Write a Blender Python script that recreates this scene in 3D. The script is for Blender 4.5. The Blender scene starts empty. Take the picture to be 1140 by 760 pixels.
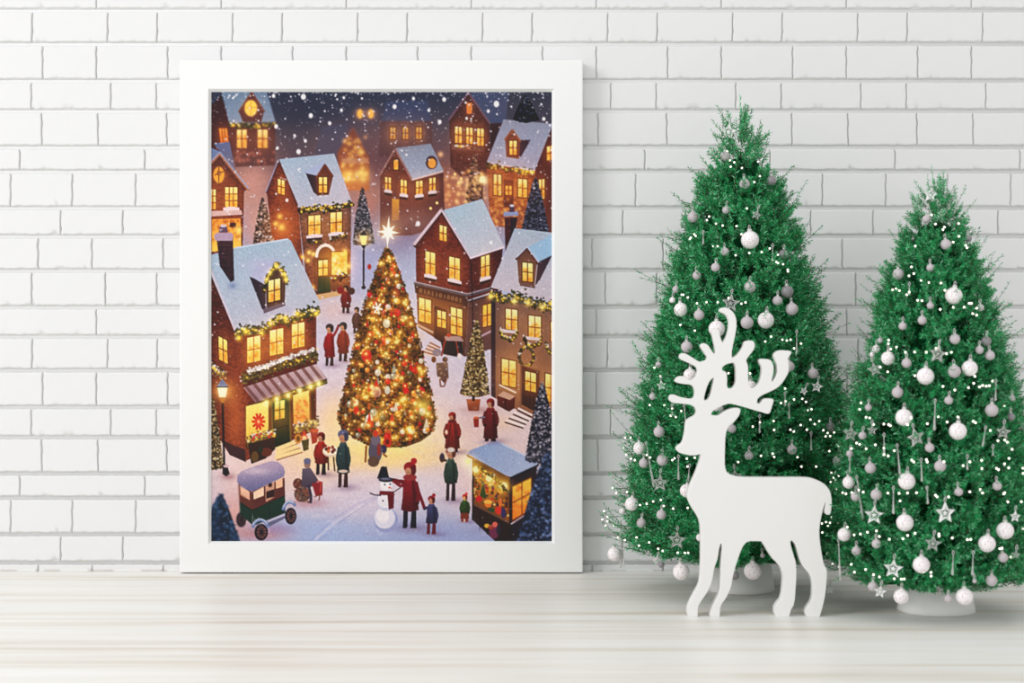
import bpy, bmesh, math, random
import numpy as np
from mathutils import Vector, Matrix

# ------------------------------------------------------------------ camera, light, exposure
F = 1900.0            # focal length in pixels of a 1140 px wide frame
CAM_D, CAM_H = 3.34, 0.449   # distance to the wall, height above the floor
scene = bpy.context.scene
cam_d = bpy.data.cameras.new('camera'); cam = bpy.data.objects.new('camera', cam_d)
scene.collection.objects.link(cam); scene.camera = cam
cam.location = (0, -CAM_D, CAM_H); cam.rotation_euler = (math.pi/2, 0, 0)
cam_d.sensor_width = 36; cam_d.lens = F/1140*36; cam_d.clip_start = .05
cam_d.dof.use_dof = True; cam_d.dof.focus_distance = 3.28; cam_d.dof.aperture_fstop = 4.6

scene.view_settings.view_transform = 'Standard'; scene.view_settings.look = 'None'
scene.view_settings.gamma = 1; scene.view_settings.use_curve_mapping = False
scene.view_settings.exposure = 0.0

world = bpy.data.worlds.new('daylit_room'); scene.world = world; world.use_nodes = True
bg = world.node_tree.nodes['Background']; bg.inputs[0].default_value = (1.0, 1.0, 1.0, 1); bg.inputs[1].default_value = 0.89

def area_light(name, loc, target, size, power, col=(1, 1, 1)):
    d = bpy.data.lights.new(name, 'AREA'); d.shape = 'RECTANGLE'; d.size, d.size_y = size; d.energy = power; d.color = col
    o = bpy.data.objects.new(name, d); scene.collection.objects.link(o); o.location = loc
    o.rotation_euler = (Vector(target)-Vector(loc)).to_track_quat('-Z', 'Y').to_euler(); return o
area_light('window_daylight', (-4.3, -3.5, 2.9), (.3, -.2, .45), (2.0, 2.0), 128, (.985, .992, 1))

C = scene.collection
def P(x, y, d):       # point seen at frame position (x, y), d metres in front of the camera
    return Vector(((x-570)*d/F, d-CAM_D, CAM_H-(y-380)*d/F))
# ------------------------------------------------------------------ helpers
def mesh_np(name, verts, faces, mat, parent=None, smooth=True, loc=None):
    # verts (n,3), faces: list of equal-width int arrays or one array
    me = bpy.data.meshes.new(name); verts = np.asarray(verts, np.float32)
    if not isinstance(faces, (list, tuple)): faces = [faces]
    faces = [np.asarray(f, np.int32) for f in faces if len(f)]
    loops = np.concatenate([f.ravel() for f in faces]); tot = np.concatenate([np.full(len(f), f.shape[1], np.int32) for f in faces])
    st = np.concatenate([[0], np.cumsum(tot)[:-1]]).astype(np.int32)
    me.vertices.add(len(verts)); me.vertices.foreach_set('co', verts.ravel())
    me.loops.add(len(loops)); me.loops.foreach_set('vertex_index', loops)
    me.polygons.add(len(tot)); me.polygons.foreach_set('loop_start', st); me.polygons.foreach_set('loop_total', tot)
    me.polygons.foreach_set('use_smooth', np.full(len(tot), smooth)); me.update(); me.validate()
    me.materials.append(mat); o = bpy.data.objects.new(name, me); C.objects.link(o)
    if parent: o.parent = parent
    if loc is not None: o.location = loc
    return o
def bm_obj(name, bm, mat, parent=None, smooth=True, loc=None):
    me = bpy.data.meshes.new(name); bmesh.ops.recalc_face_normals(bm, faces=bm.faces); bm.to_mesh(me); bm.free(); me.materials.append(mat)
    for p in me.polygons: p.use_smooth = smooth
    o = bpy.data.objects.new(name, me); C.objects.link(o)
    if parent: o.parent = parent
    if loc is not None: o.location = loc
    return o
def lathe(bm, prof, n=32, z0=0):
    rings = []
    for r, z in prof:
        rings.append([bm.verts.new((r*math.cos(2*math.pi*k/n), r*math.sin(2*math.pi*k/n), z+z0)) for k in range(n)] if r > 1e-6 else [bm.verts.new((0, 0, z+z0))])
    for a, b in zip(rings[:-1], rings[1:]):
        for k in range(n):
            v = [a[k % len(a)], a[(k+1) % len(a)], b[(k+1) % len(b)], b[k % len(b)]]; u = []
            for q in v:
                if q not in u: u.append(q)
            if len(u) >= 3: bm.faces.new(u)
def tube_np(path, rad, n=5):
    path = np.asarray(path, float); rad = np.broadcast_to(np.asarray(rad, float), (len(path),)); T = np.gradient(path, axis=0); T /= np.linalg.norm(T, axis=1)[:, None]+1e-9
    up = np.where(np.abs(T[:, 2:3]) < .9, np.array([[0, 0, 1.]]), np.array([[1., 0, 0]])); A = np.cross(T, up); A /= np.linalg.norm(A, axis=1)[:, None]; B = np.cross(T, A)
    ang = np.arange(n)*2*math.pi/n
    V = path[:, None]+rad[:, None, None]*(np.cos(ang)[None, :, None]*A[:, None]+np.sin(ang)[None, :, None]*B[:, None])
    i, k = np.meshgrid(np.arange(len(path)-1), np.arange(n), indexing='ij'); k2 = (k+1) % n
    Fc = np.stack([i*n+k, i*n+k2, (i+1)*n+k2, (i+1)*n+k], -1).reshape(-1, 4)
    return V.reshape(-1, 3), Fc
def tag(o, label=None, cat=None, group=None, kind=None):
    for k, v in (('label', label), ('category', cat), ('group', group), ('kind', kind)):
        if v: o[k] = v
    return o

# ------------------------------------------------------------------ materials
def S(r, g=None, b=None):      # sRGB 0..255 -> linear
    if g is None: g = b = r
    return tuple(((v/255+.055)/1.055)**2.4 if v > 10 else v/255/12.92 for v in (r, g, b))+(1,)
def new_mat(name, col, rough=.5, spec=.5, **kw):
    m = bpy.data.materials.new(name); m.use_nodes = True; b = m.node_tree.nodes['Principled BSDF']
    b.inputs['Base Color'].default_value = col; b.inputs['Roughness'].default_value = rough; b.inputs['Specular IOR Level'].default_value = spec
    for k, v in kw.items(): b.inputs[k.replace('_', ' ')].default_value = v
    return m
def N(m, kind, **kw):
    n = m.node_tree.nodes.new(kind)
    for k, v in kw.items():
        if k in n.inputs: n.inputs[k].default_value = v
        else: setattr(n, k, v)
    return n
def L(m, a, b): m.node_tree.links.new(a, b)
def bsdf(m): return m.node_tree.nodes['Principled BSDF']
def add_bump(m, scale, strength, dist, detail=4, stretch=None):
    tc = N(m, 'ShaderNodeTexCoord'); mp = N(m, 'ShaderNodeMapping'); nz = N(m, 'ShaderNodeTexNoise'); nz.inputs['Scale'].default_value = scale; nz.inputs['Detail'].default_value = detail
    if stretch: mp.inputs['Scale'].default_value = stretch
    bu = N(m, 'ShaderNodeBump'); bu.inputs['Strength'].default_value = strength; bu.inputs['Distance'].default_value = dist
    L(m, tc.outputs['Object'], mp.inputs[0]); L(m, mp.outputs[0], nz.inputs['Vector']); L(m, nz.outputs[0], bu.inputs['Height']); L(m, bu.outputs[0], bsdf(m).inputs['Normal'])
    return mp
def ramp(m, stops):
    r = N(m, 'ShaderNodeValToRGB'); e = r.color_ramp.elements
    while len(e) < len(stops): e.new(.5)
    for q, (p, c) in zip(e, stops): q.position = p; q.color = c
    return r

M = {}
M['wall'] = new_mat('white_painted_brick', S(236, 236, 236), .55, .3); add_bump(M['wall'], 260, .15, .0004)
M['frame'] = new_mat('white_frame_lacquer', S(240, 240, 239), .4, .35); add_bump(M['frame'], 400, .08, .0003)
M['mat_board'] = new_mat('white_mat_board', S(240, 240, 236), .8, .2)
M['backing'] = new_mat('backing_board', S(170, 150, 120), .9, .1)
M['rubber'] = new_mat('dark_rubber', S(40, 40, 40), .8, .2)
M['deer'] = new_mat('white_painted_board', S(236, 235, 233), .45, .35); add_bump(M['deer'], 220, .1, .0004)
M['pot'] = new_mat('white_pot', S(246, 245, 243), .4, .4)
M['soil'] = new_mat('pot_filling', S(90, 80, 70), .9, .1)
M['bark'] = new_mat('stem_bark', S(96, 88, 76), .8, .2); add_bump(M['bark'], 90, .5, .001)
M['cap'] = new_mat('silver_cap', S(225, 224, 222), .3, .5, Metallic=.6)
M['loop'] = new_mat('white_loop_thread', S(215, 214, 212), .7, .3)
M['bulb'] = new_mat('lit_bulb', S(255, 253, 240), .3, .3, Emission_Color=S(255, 250, 232), Emission_Strength=1.6)
M['cord'] = new_mat('dark_green_cord', S(20, 60, 36), .6, .3)

m = M['wall']; at_ = N(m, 'ShaderNodeAttribute'); at_.attribute_name = 'joint'; jr = ramp(m, [(0, S(230, 230, 230)), (1, S(210, 210, 208))])
L(m, at_.outputs['Fac'], jr.inputs[0]); L(m, jr.outputs[0], bsdf(m).inputs['Base Color'])
# floor: pale whitewashed boards, grain running along the wall
m = M['floor'] = new_mat('whitewashed_boards', S(225), .42, .3)
tc = N(m, 'ShaderNodeTexCoord'); mp = N(m, 'ShaderNodeMapping'); mp.inputs['Scale'].default_value = (.55, 15, 1); nz = N(m, 'ShaderNodeTexNoise', Scale=1.6, Detail=6., Roughness=.62)
L(m, tc.outputs['Object'], mp.inputs[0]); L(m, mp.outputs[0], nz.inputs['Vector'])
r1 = ramp(m, [(.33, S(217, 208, 194)), (.42, S(234, 229, 220)), (.5, S(241, 239, 234)), (.68, S(247, 247, 245))]); L(m, nz.outputs[0], r1.inputs[0])
mp2 = N(m, 'ShaderNodeMapping'); mp2.inputs['Scale'].default_value = (1.2, 70, 1); nz2 = N(m, 'ShaderNodeTexNoise', Scale=2.2, Detail=5., Roughness=.6)
L(m, tc.outputs['Object'], mp2.inputs[0]); L(m, mp2.outputs[0], nz2.inputs['Vector'])
r2 = ramp(m, [(.3, (.9, .895, .885, 1)), (.6, (1, 1, 1, 1))]); L(m, nz2.outputs[0], r2.inputs[0])
mx = N(m, 'ShaderNodeMix', data_type='RGBA', blend_type='MULTIPLY'); mx.inputs[0].default_value = .8
L(m, r1.outputs[0], mx.inputs[6]); L(m, r2.outputs[0], mx.inputs[7]); L(m, mx.outputs[2], bsdf(m).inputs['Base Color'])

# needles: every needle its own green
m = M['needles'] = new_mat('green_needles', S(30, 130, 72), .5, .35)
ge = N(m, 'ShaderNodeNewGeometry'); r = ramp(m, [(0, S(18, 122, 62)), (.35, S(30, 156, 86)), (.75, S(56, 182, 112)), (1, S(146, 214, 172))])
L(m, ge.outputs['Random Per Island'], r.inputs[0]); L(m, r.outputs[0], bsdf(m).inputs['Base Color'])

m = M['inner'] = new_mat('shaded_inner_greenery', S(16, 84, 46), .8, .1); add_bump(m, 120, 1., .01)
def dotted(name, base, dot, scale, thr, rough=.45):
    m = new_mat(name, S(*base), rough, .4); tc = N(m, 'ShaderNodeTexCoord'); vo = N(m, 'ShaderNodeTexVoronoi', Scale=scale); vo.inputs['Randomness'].default_value = .55
    r = ramp(m, [(thr-.05, S(*dot)), (thr+.05, S(*base))]); L(m, tc.outputs['Object'], vo.inputs['Vector']); L(m, vo.outputs['Distance'], r.inputs[0]); L(m, r.outputs[0], bsdf(m).inputs['Base Color']); return m
M['white_ball'] = dotted('white_speckled_glitter', (248, 242, 243), (212, 186, 193), 240, .3)
M['grey_ball'] = new_mat('dusty_grey_matte', S(198, 189, 193), .5, .35); add_bump(M['grey_ball'], 900, .3, .0004)
M['dark_ball'] = new_mat('dark_grey_satin', S(138, 134, 137), .3, .5)
m = M['glass'] = new_mat('clear_acrylic', S(238, 238, 236), .12, .6, Transmission_Weight=.55, IOR=1.3)
M['silver'] = new_mat('frosted_silver_plastic', S(246, 246, 245), .3, .6)
# ------------------------------------------------------------------ brick wall (modelled joints) and floor
K = CAM_D/F                       # metres per frame pixel at the wall
PERX, PERY = 139.15, 363.2
# (top of course, upright joints) of one repeat of the block pattern
COURSES = [(11.6, (36, 120)), (49, (47.7, 107.4)), (90, (35, 123.5)), (123.7, (46.7, 109.2)), (164, (22.3,)), (191, (12, 80.6)), (231.6, (67.6, 136.8)),
           (263.2, (42.6, 102.6)), (301.3, (35.5, 117.4)), (342, (107.4,))]
def wall_mesh():
    rs = np.random.RandomState(11); VV = []; FF = []; JJ = []; base = 0
    rows = []
    for rep in (-2, -1, 0, 1):
        for i, (y, js) in enumerate(COURSES):
            y0 = y+rep*PERY; y1 = (COURSES[i+1][0] if i+1 < len(COURSES) else COURSES[0][0]+PERY)+rep*PERY; rows.append((y0, y1, js, i))
    X0, X1 = -420, 1560
    jx = np.arange(X0-10, X1+10, 1.0)
    def noise1(n, w, seed):
        r = np.random.RandomState(seed); q = r.rand(int(n/w)+4); t = np.arange(n)/w; i = t.astype(int); f = t-i; f = f*f*(3-2*f); return q[i]*(1-f)+q[i+1]*f
    for (y0, y1, js, ci) in rows:
        if y1 < -330 or y0 > 636: continue
        n = len(jx)
        # ragged paint lips along the lower and upper edge: same in every repeat of the block
        per = int(PERX*3)
        def tile(a): return np.take(a, (np.round(jx*3).astype(int)) % per)
        lo = tile(noise1(per, 7, 100+ci)); lo2 = tile(noise1(per, 3, 200+ci)); up = tile(noise1(per, 9, 300+ci)); lump = tile(np.clip(noise1(per, 16, 400+ci)-.72, 0, 1)*13)
        jag_lo = lo*1.3+lo2*.8+lump*lo2*.8; jag_up = up*.7
        xs = [np.arange(X0, X1+.1, 2.2)]
        joints = []
        for k in range(-4, 12):
            for j in js:
                x = j+k*PERX
                if X0+4 < x < X1-4: joints.append(x); xs.append(x+np.array([-2.6, -1.8, -1.3, -.9, -.5, 0, .5, .9, 1.3, 1.8, 2.6]))
        xs = np.unique(np.round(np.concatenate(xs), 2)); h = y1-y0
        e = np.array([0, .35, .7, 1.05, 1.4, 1.8, 2.3, 2.9, 3.6, 4.6]); mid = np.arange(6.4, h-6.3, 4.2)
        ysr = np.concatenate([e, mid, h-e[::-1]]); Y, X = np.meshgrid(ysr, xs, indexing='ij')
        jl = np.interp(xs, jx, jag_lo)[None]; ju = np.interp(xs, jx, jag_up)[None]
        ss = lambda t: np.clip(t, 0, 1)**2*(3-2*np.clip(t, 0, 1))
        a = ss((Y-1.2-ju*.9)/1.1); b = ss((h-Y-1.1-jl*.9)/1.3); lip = ss((h-Y-.9)/1.2)*.4+.6*b
        d = np.full(xs.shape, 99.); wig = np.zeros(len(ysr))
        rr = np.random.RandomState(ci*7+1); dist = np.full(Y.shape, 99.)
        ja = np.array(joints)
        for j in joints:
            w = .5*np.sin(ysr*.35+ci)+.35*np.sin(ysr*.9+2*ci); dist = np.minimum(dist, np.abs(X-(j+w[:, None]*.7)))
        v = ss((dist-.22)/.85); prof = np.minimum(np.minimum(a, lip), v*.8+.2)
        # each block sits a hair in or out of the plane and its face undulates
        blk = np.searchsorted(ja, xs); off = (np.abs(np.sin((blk % len(js)+1)*(ci+2)*7.13))-.5)*.0006
        face = .00016*np.sin(X*.11+ci*2)*np.sin(Y*.17+ci)+.00006*np.sin(X*.31+Y*.23+ci)
        dep = -.0052*(1-prof)+prof*(off[None]+face)
        JJ.append((1-prof).ravel())
        wx = (X-570)*K; wz = CAM_H-((Y+y0)-380)*K
        VV.append(np.stack([wx, -dep-.0014, wz], -1).reshape(-1, 3)); r, c = Y.shape
        ii, kk = np.meshgrid(np.arange(r-1), np.arange(c-1), indexing='ij'); q = base+ii*c+kk; FF.append(np.stack([q, q+c, q+c+1, q+1], -1).reshape(-1, 4)); base += r*c
    # solid body of the wall behind the faces
    xa, xb = (X0-570)*K, (X1-570)*K; za, zb = CAM_H-(652-380)*K, CAM_H-(-330-380)*K
    bx = np.array([(x, y, z) for y in (.0032, .08) for z in (za, zb) for x in (xa, xb)]); VV.append(bx); JJ.append(np.zeros(8))
    FF.append(base+np.array([[0, 1, 3, 2], [4, 6, 7, 5], [0, 2, 6, 4], [1, 5, 7, 3], [2, 3, 7, 6], [0, 4, 5, 1]]))
    V = np.concatenate(VV); V[:, 2] = np.maximum(V[:, 2], 0)
    o = mesh_np('wall_back', V, np.concatenate(FF), M['wall']); a = o.data.attributes.new('joint', 'FLOAT', 'POINT'); a.data.foreach_set('value', np.concatenate(JJ).astype(np.float32)); return o
tag(wall_mesh(), kind='structure')

bm = bmesh.new(); bmesh.ops.create_cube(bm, size=1)
for v in bm.verts: v.co = (v.co.x*4.4, v.co.y*3.3-1.55, v.co.z*.03-.015)
tag(bm_obj('floor', bm, M['floor'], smooth=False), kind='structure')
# ------------------------------------------------------------------ the print: a flat painted village scene
# (painted in numpy, in the print's own coordinates, then stored as the colours of the sheet of paper)
PX0, PY0, PX1, PY1 = 234.5, 102.5, 615.0, 602.5        # extent of the print in its own units
PS = 1.5                                               # samples per unit

class Painter:
    def __init__(s, seed=3):
        s.W = int((PX1-PX0)*PS); s.H = int((PY1-PY0)*PS)
        s.a = np.zeros((s.H, s.W, 3)); s.rng = np.random.RandomState(seed)
        s.yy, s.xx = np.mgrid[0:s.H, 0:s.W]
        s.X = PX0+(s.xx+.5)/PS; s.Y = PY0+(s.yy+.5)/PS
    def box(s, x0, y0, x1, y1):
        i0 = max(0, int((x0-PX0)*PS)-2); i1 = min(s.W, int((x1-PX0)*PS)+3)
        j0 = max(0, int((y0-PY0)*PS)-2); j1 = min(s.H, int((y1-PY0)*PS)+3)
        return i0, i1, j0, j1
    def mask(s, pts):
        p = np.array(pts, float); x0, y0 = p.min(0); x1, y1 = p.max(0)
        i0, i1, j0, j1 = s.box(x0, y0, x1, y1)
        if i1 <= i0 or j1 <= j0: return None
        X = s.X[j0:j1, i0:i1]; Y = s.Y[j0:j1, i0:i1]; m = np.zeros(X.shape)
        for dx in (-.33, 0, .33):
            for dy in (-.33, 0, .33):
                xx = X+dx/PS; yy = Y+dy/PS; c = np.zeros(X.shape, bool)
                for k in range(len(p)):
                    ax, ay = p[k]; bx, by = p[k-1]
                    if ay == by: continue
                    c ^= ((ay > yy) != (by > yy)) & (xx < (bx-ax)*(yy-ay)/(by-ay)+ax)
                m += c
        return m/9., (i0, i1, j0, j1), X, Y
    def comp(s, m, b, col, al=1.):
        i0, i1, j0, j1 = b; t = s.a[j0:j1, i0:i1]; k = (m*al)[..., None]
        t[...] = t*(1-k)+np.asarray(col, float)*k
    def poly(s, pts, col, col2=None, axis=None, al=1., noise=0., kind=None):
        r = s.mask(pts)
        if r is None: return
        m, b, X, Y = r; c = np.ones(X.shape+(3,))*np.array(col, float)
        if col2 is not None:
            p = np.array(pts, float); (ax, ay), (bx, by) = axis or ((0, p[:, 1].min()), (0, p[:, 1].max()))
            t = ((X-ax)*(bx-ax)+(Y-ay)*(by-ay))/((bx-ax)**2+(by-ay)**2); t = np.clip(t, 0, 1)[..., None]
            c = c*(1-t)+np.array(col2, float)*t
        if noise: c = c*(1+noise*s.rng.randn(*X.shape)[..., None])
        if kind is not None: c = kind(c, X, Y)
        s.comp(m, b, c, al)
    def ell(s, x, y, rx, ry=None, col=(255, 255, 255), al=1., soft=.7):
        ry = ry or rx; i0, i1, j0, j1 = s.box(x-rx-1, y-ry-1, x+rx+1, y+ry+1)
        if i1 <= i0 or j1 <= j0: return
        X = s.X[j0:j1, i0:i1]; Y = s.Y[j0:j1, i0:i1]
        d = np.sqrt(((X-x)/rx)**2+((Y-y)/ry)**2); m = np.clip((1-d)*min(rx, ry)/soft+.5, 0, 1)
        s.comp(m, (i0, i1, j0, j1), col, al)
    def glow(s, x, y, r, col, k=1., ry=None):
        ry = ry or r; i0, i1, j0, j1 = s.box(x-3*r, y-3*ry, x+3*r, y+3*ry)
        if i1 <= i0 or j1 <= j0: return
        X = s.X[j0:j1, i0:i1]; Y = s.Y[j0:j1, i0:i1]
        g = (k*np.exp(-((X-x)/r)**2-((Y-y)/ry)**2))[..., None]
        t = s.a[j0:j1, i0:i1]; t[...] = 255-(255-t)*(1-np.clip(g*np.array(col)/255., 0, 1))
    def splat(s, x, y, rx, ry, col, al=1.):
        i0, i1, j0, j1 = s.box(x-2.6*rx, y-2.6*ry, x+2.6*rx, y+2.6*ry)
        if i1 <= i0 or j1 <= j0: return
        X = s.X[j0:j1, i0:i1]; Y = s.Y[j0:j1, i0:i1]
        s.comp(np.exp(-((X-x)/rx)**2-((Y-y)/ry)**2), (i0, i1, j0, j1), col, al)
    def line(s, pts, w, col, al=1.):
        for (ax, ay), (bx, by) in zip(pts[:-1], pts[1:]):
            L = math.hypot(bx-ax, by-ay) or 1; nx, ny = -(by-ay)/L*w/2, (bx-ax)/L*w/2
            s.poly([(ax+nx, ay+ny), (bx+nx, by+ny), (bx-nx, by-ny), (ax-nx, ay-ny)], col, al=al)
    def blur(s, x0, y0, x1, y1, n=1, r=1):
        i0, i1, j0, j1 = s.box(x0, y0, x1, y1); t = s.a[j0:j1, i0:i1]
        for _ in range(n):
            q = np.pad(t, ((1, 1), (1, 1), (0, 0)), 'edge')
            t = (q[:-2, 1:-1]+q[2:, 1:-1]+q[1:-1, :-2]+q[1:-1, 2:]+2*t)/6.
        s.a[j0:j1, i0:i1] = t

def brick_fn(rng, sx=3.2, sy=1.6, slope=0., depth=.16):
    def f(c, X, Y):
        v = Y-slope*X; row = np.floor(v/sy); u = X/sx+.5*(row % 2)
        g = ((v/sy-row) < .3) | ((u-np.floor(u)) < .16)
        rnd = np.modf(np.abs(np.sin(row*12.9+np.floor(u)*78.2)*43758.5))[0]
        return c*(1+(rnd[..., None]-.5)*.35)*(1-depth*g[..., None])
    return f

def window(P, x0, y0, x1, y1, sl=0., sh=0., nx=2, ny=2, frame=(70, 38, 24), c0=(255, 232, 150), c1=(255, 184, 80), dim=1., snow=False, fw=1.5, halo=.35):
    # sl: slope of the horizontal bars, sh: lean of the uprights
    def q(u, v): x = x0+(x1-x0)*u; return (x+sh*v, y0+(y1-y0)*v+sl*(x-x0))
    fx = fw/(x1-x0)*.8; fy = fw/(y1-y0)*.8
    mx, my = (x0+x1)/2, (y0+y1)/2
    P.glow(mx, my, (x1-x0)*1.0, (255, 140, 40), halo, (y1-y0)*.8)
    P.poly([q(-fx, -fy), q(1+fx, -fy), q(1+fx, 1+fy), q(-fx, 1+fy)], np.array(frame)*dim)
    c0 = np.array(c0, float)*dim; c1 = np.array(c1, float)*dim
    P.poly([q(0, 0), q(1, 0), q(1, 1), q(0, 1)], c0, c1, noise=.05)
    for _ in range(int((x1-x0)*(y1-y0)/14)+1):
        u, v = P.rng.rand(2); a, b = q(u*.8+.1, v*.6+.35); P.splat(a, b, 1.3, 1.6, (235, 140, 40), .45)
    bc = np.array(frame)*dim*1.15
    for i in range(1, nx): P.line([q(i/nx, 0), q(i/nx, 1)], .95, bc)
    for i in range(1, ny): P.line([q(0, i/ny), q(1, i/ny)], .95, bc)
    if snow:
        P.poly([q(-.18, 1.02), q(.3, .96), q(.7, .97), q(1.18, 1.02), q(1.15, 1.02+3.4/(y1-y0)), q(-.15, 1.02+3.4/(y1-y0))], (225, 205, 215))
        P.poly([q(-.15, 1.02+3/(y1-y0)), q(1.15, 1.02+3/(y1-y0)), q(1.1, 1.02+6/(y1-y0)), q(-.1, 1.02+6/(y1-y0))], (60, 35, 28))

def garland(P, pts, th, n, lights=.3, base=(40, 44, 24), snow=.15):
    pts = np.array(pts, float); seg = np.hypot(*(pts[1:]-pts[:-1]).T); cum = np.r_[0, np.cumsum(seg)]
    for k in range(n):
        t = P.rng.rand()*cum[-1]; i = min(len(seg)-1, np.searchsorted(cum, t, 'right')-1); f = (t-cum[i])/seg[i]
        x, y = pts[i]*(1-f)+pts[i+1]*f; x += P.rng.randn()*.5; dy = P.rng.randn()*th*.28; y += dy+abs(math.sin(t*.45))*th*.2
        c = np.array(base)*(P.rng.rand()*1.1+.5)
        if P.rng.rand() < snow and dy < 0: c = np.array((205, 200, 200))
        P.ell(x, y, .9+P.rng.rand()*.8, .8+P.rng.rand()*.6, c, .9)
    for k in range(int(n*lights*.26)):
        t = P.rng.rand()*cum[-1]; i = min(len(seg)-1, np.searchsorted(cum, t, 'right')-1); f = (t-cum[i])/seg[i]
        x, y = pts[i]*(1-f)+pts[i+1]*f; y += P.rng.randn()*th*.22+th*.1
        P.glow(x, y, 1.8, (255, 160, 20), .3); P.ell(x, y, .8, .8, (255, 214, 90), .95)

def conifer(P, ax, ay, x0, x1, by, base, tip, n=None, dark=(30, 30, 36), soft=1.0, bulge=.12):
    n = n or int((x1-x0)*(by-ay)*.42); cx = (x0+x1)/2; hw = (x1-x0)/2
    L = [(ax, ay)]; R = []
    for t in np.linspace(.12, 1, 8):
        w = hw*(t**(1-bulge*2.2)); c = ax+(cx-ax)*t; y = ay+(by-ay)*t
        L.append((c-w, y)); R.append((c+w, y))
    P.poly(L+[(cx, by+hw*.22)]+R[::-1], np.array(base)*.62)
    for k in range(n):
        t = P.rng.rand()**.6; w = hw*(t**(1-bulge*2.2)); u = (P.rng.rand()*2-1); c = ax+(cx-ax)*t
        x = c+u*w; y = ay+(by-ay)*t+(1-u*u)*hw*.2*t; r = P.rng.rand()
        col = np.array(tip)*(.75+.4*P.rng.rand()) if r < .38 else (np.array(base)*(.7+.6*P.rng.rand()) if r < .78 else np.array(dark))
        P.ell(x, y, .7+soft*P.rng.rand()*.8, .6+P.rng.rand()*.6*soft, col, .8)

def person(P, x, y0, y1, coat, hat=None, legs=(45, 30, 30), w=None, skin=(205, 150, 120), lean=0., long=.78, scarf=None, pompon=False, arm=None):
    h = y1-y0; w = w or h*.3; hr = h*.086; w = w*.9
    P.splat(x+w*.3, y1, w*.9, h*.07, (120, 100, 130), .5)
    for sgn in (-1, 1):
        P.poly([(x+sgn*w*.24-w*.13, y0+h*(long-.05)), (x+sgn*w*.24+w*.13, y0+h*(long-.05)), (x+sgn*w*.26+w*.12, y1-h*.03), (x+sgn*w*.3+w*.1, y1), (x+sgn*w*.22-w*.2, y1)], legs)
    c = np.array(coat, float); sx = x+lean
    body = [(sx-w*.22, y0+h*.2), (sx+w*.22, y0+h*.2), (sx+w*.4, y0+h*.3), (x+w*.42, y0+h*.5), (x+w*.52, y0+h*long), (x, y0+h*(long+.03)), (x-w*.52, y0+h*long), (x-w*.42, y0+h*.5), (sx-w*.4, y0+h*.3)]
    P.poly(body, c*1.15, c*.7, noise=.08)
    P.poly([(sx+w*.1, y0+h*.25), (sx+w*.4, y0+h*.3), (x+w*.52, y0+h*long), (x+w*.2, y0+h*long)], c*.62, al=.7)
    for sgn in (-1, 1):
        e = (x+sgn*w*.52, y0+h*.5); a = (x+sgn*w*.42, y0+h*.62)
        if arm and arm[0]*sgn > 0: e = ((sx+arm[1])/2+sgn*w*.2, (y0+h*.3+arm[2])/2); a = (arm[1], arm[2])
        P.line([(sx+sgn*w*.34, y0+h*.29), e, a], w*.24, c*.9); P.ell(a[0], a[1], w*.1, w*.1, c*.5)
    P.ell(sx, y0+h*.12+hr*.2, hr*.8, hr*.9, np.array(skin)*.85)
    if scarf is not None: P.ell(sx, y0+h*.22, hr*1.2, hr*.6, scarf)
    if hat is not None:
        P.ell(sx, y0+hr*.75, hr*1.1, hr*.95, hat); P.ell(sx+hr*.6, y0+h*.11, hr*.5, hr*.9, np.array(hat)*.7)
        if hat is not None: P.ell(sx-hr*.3, y0+h*.125, hr*.55, hr*.62, np.array(skin)*.92); P.ell(sx-hr*.3, y0+h*.145, hr*.25, hr*.12, np.array(skin)*.6, .6)
    if pompon: P.ell(sx+hr*.7, y0-hr*.35, hr*.55, hr*.55, np.array(hat)*1.15)

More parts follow.
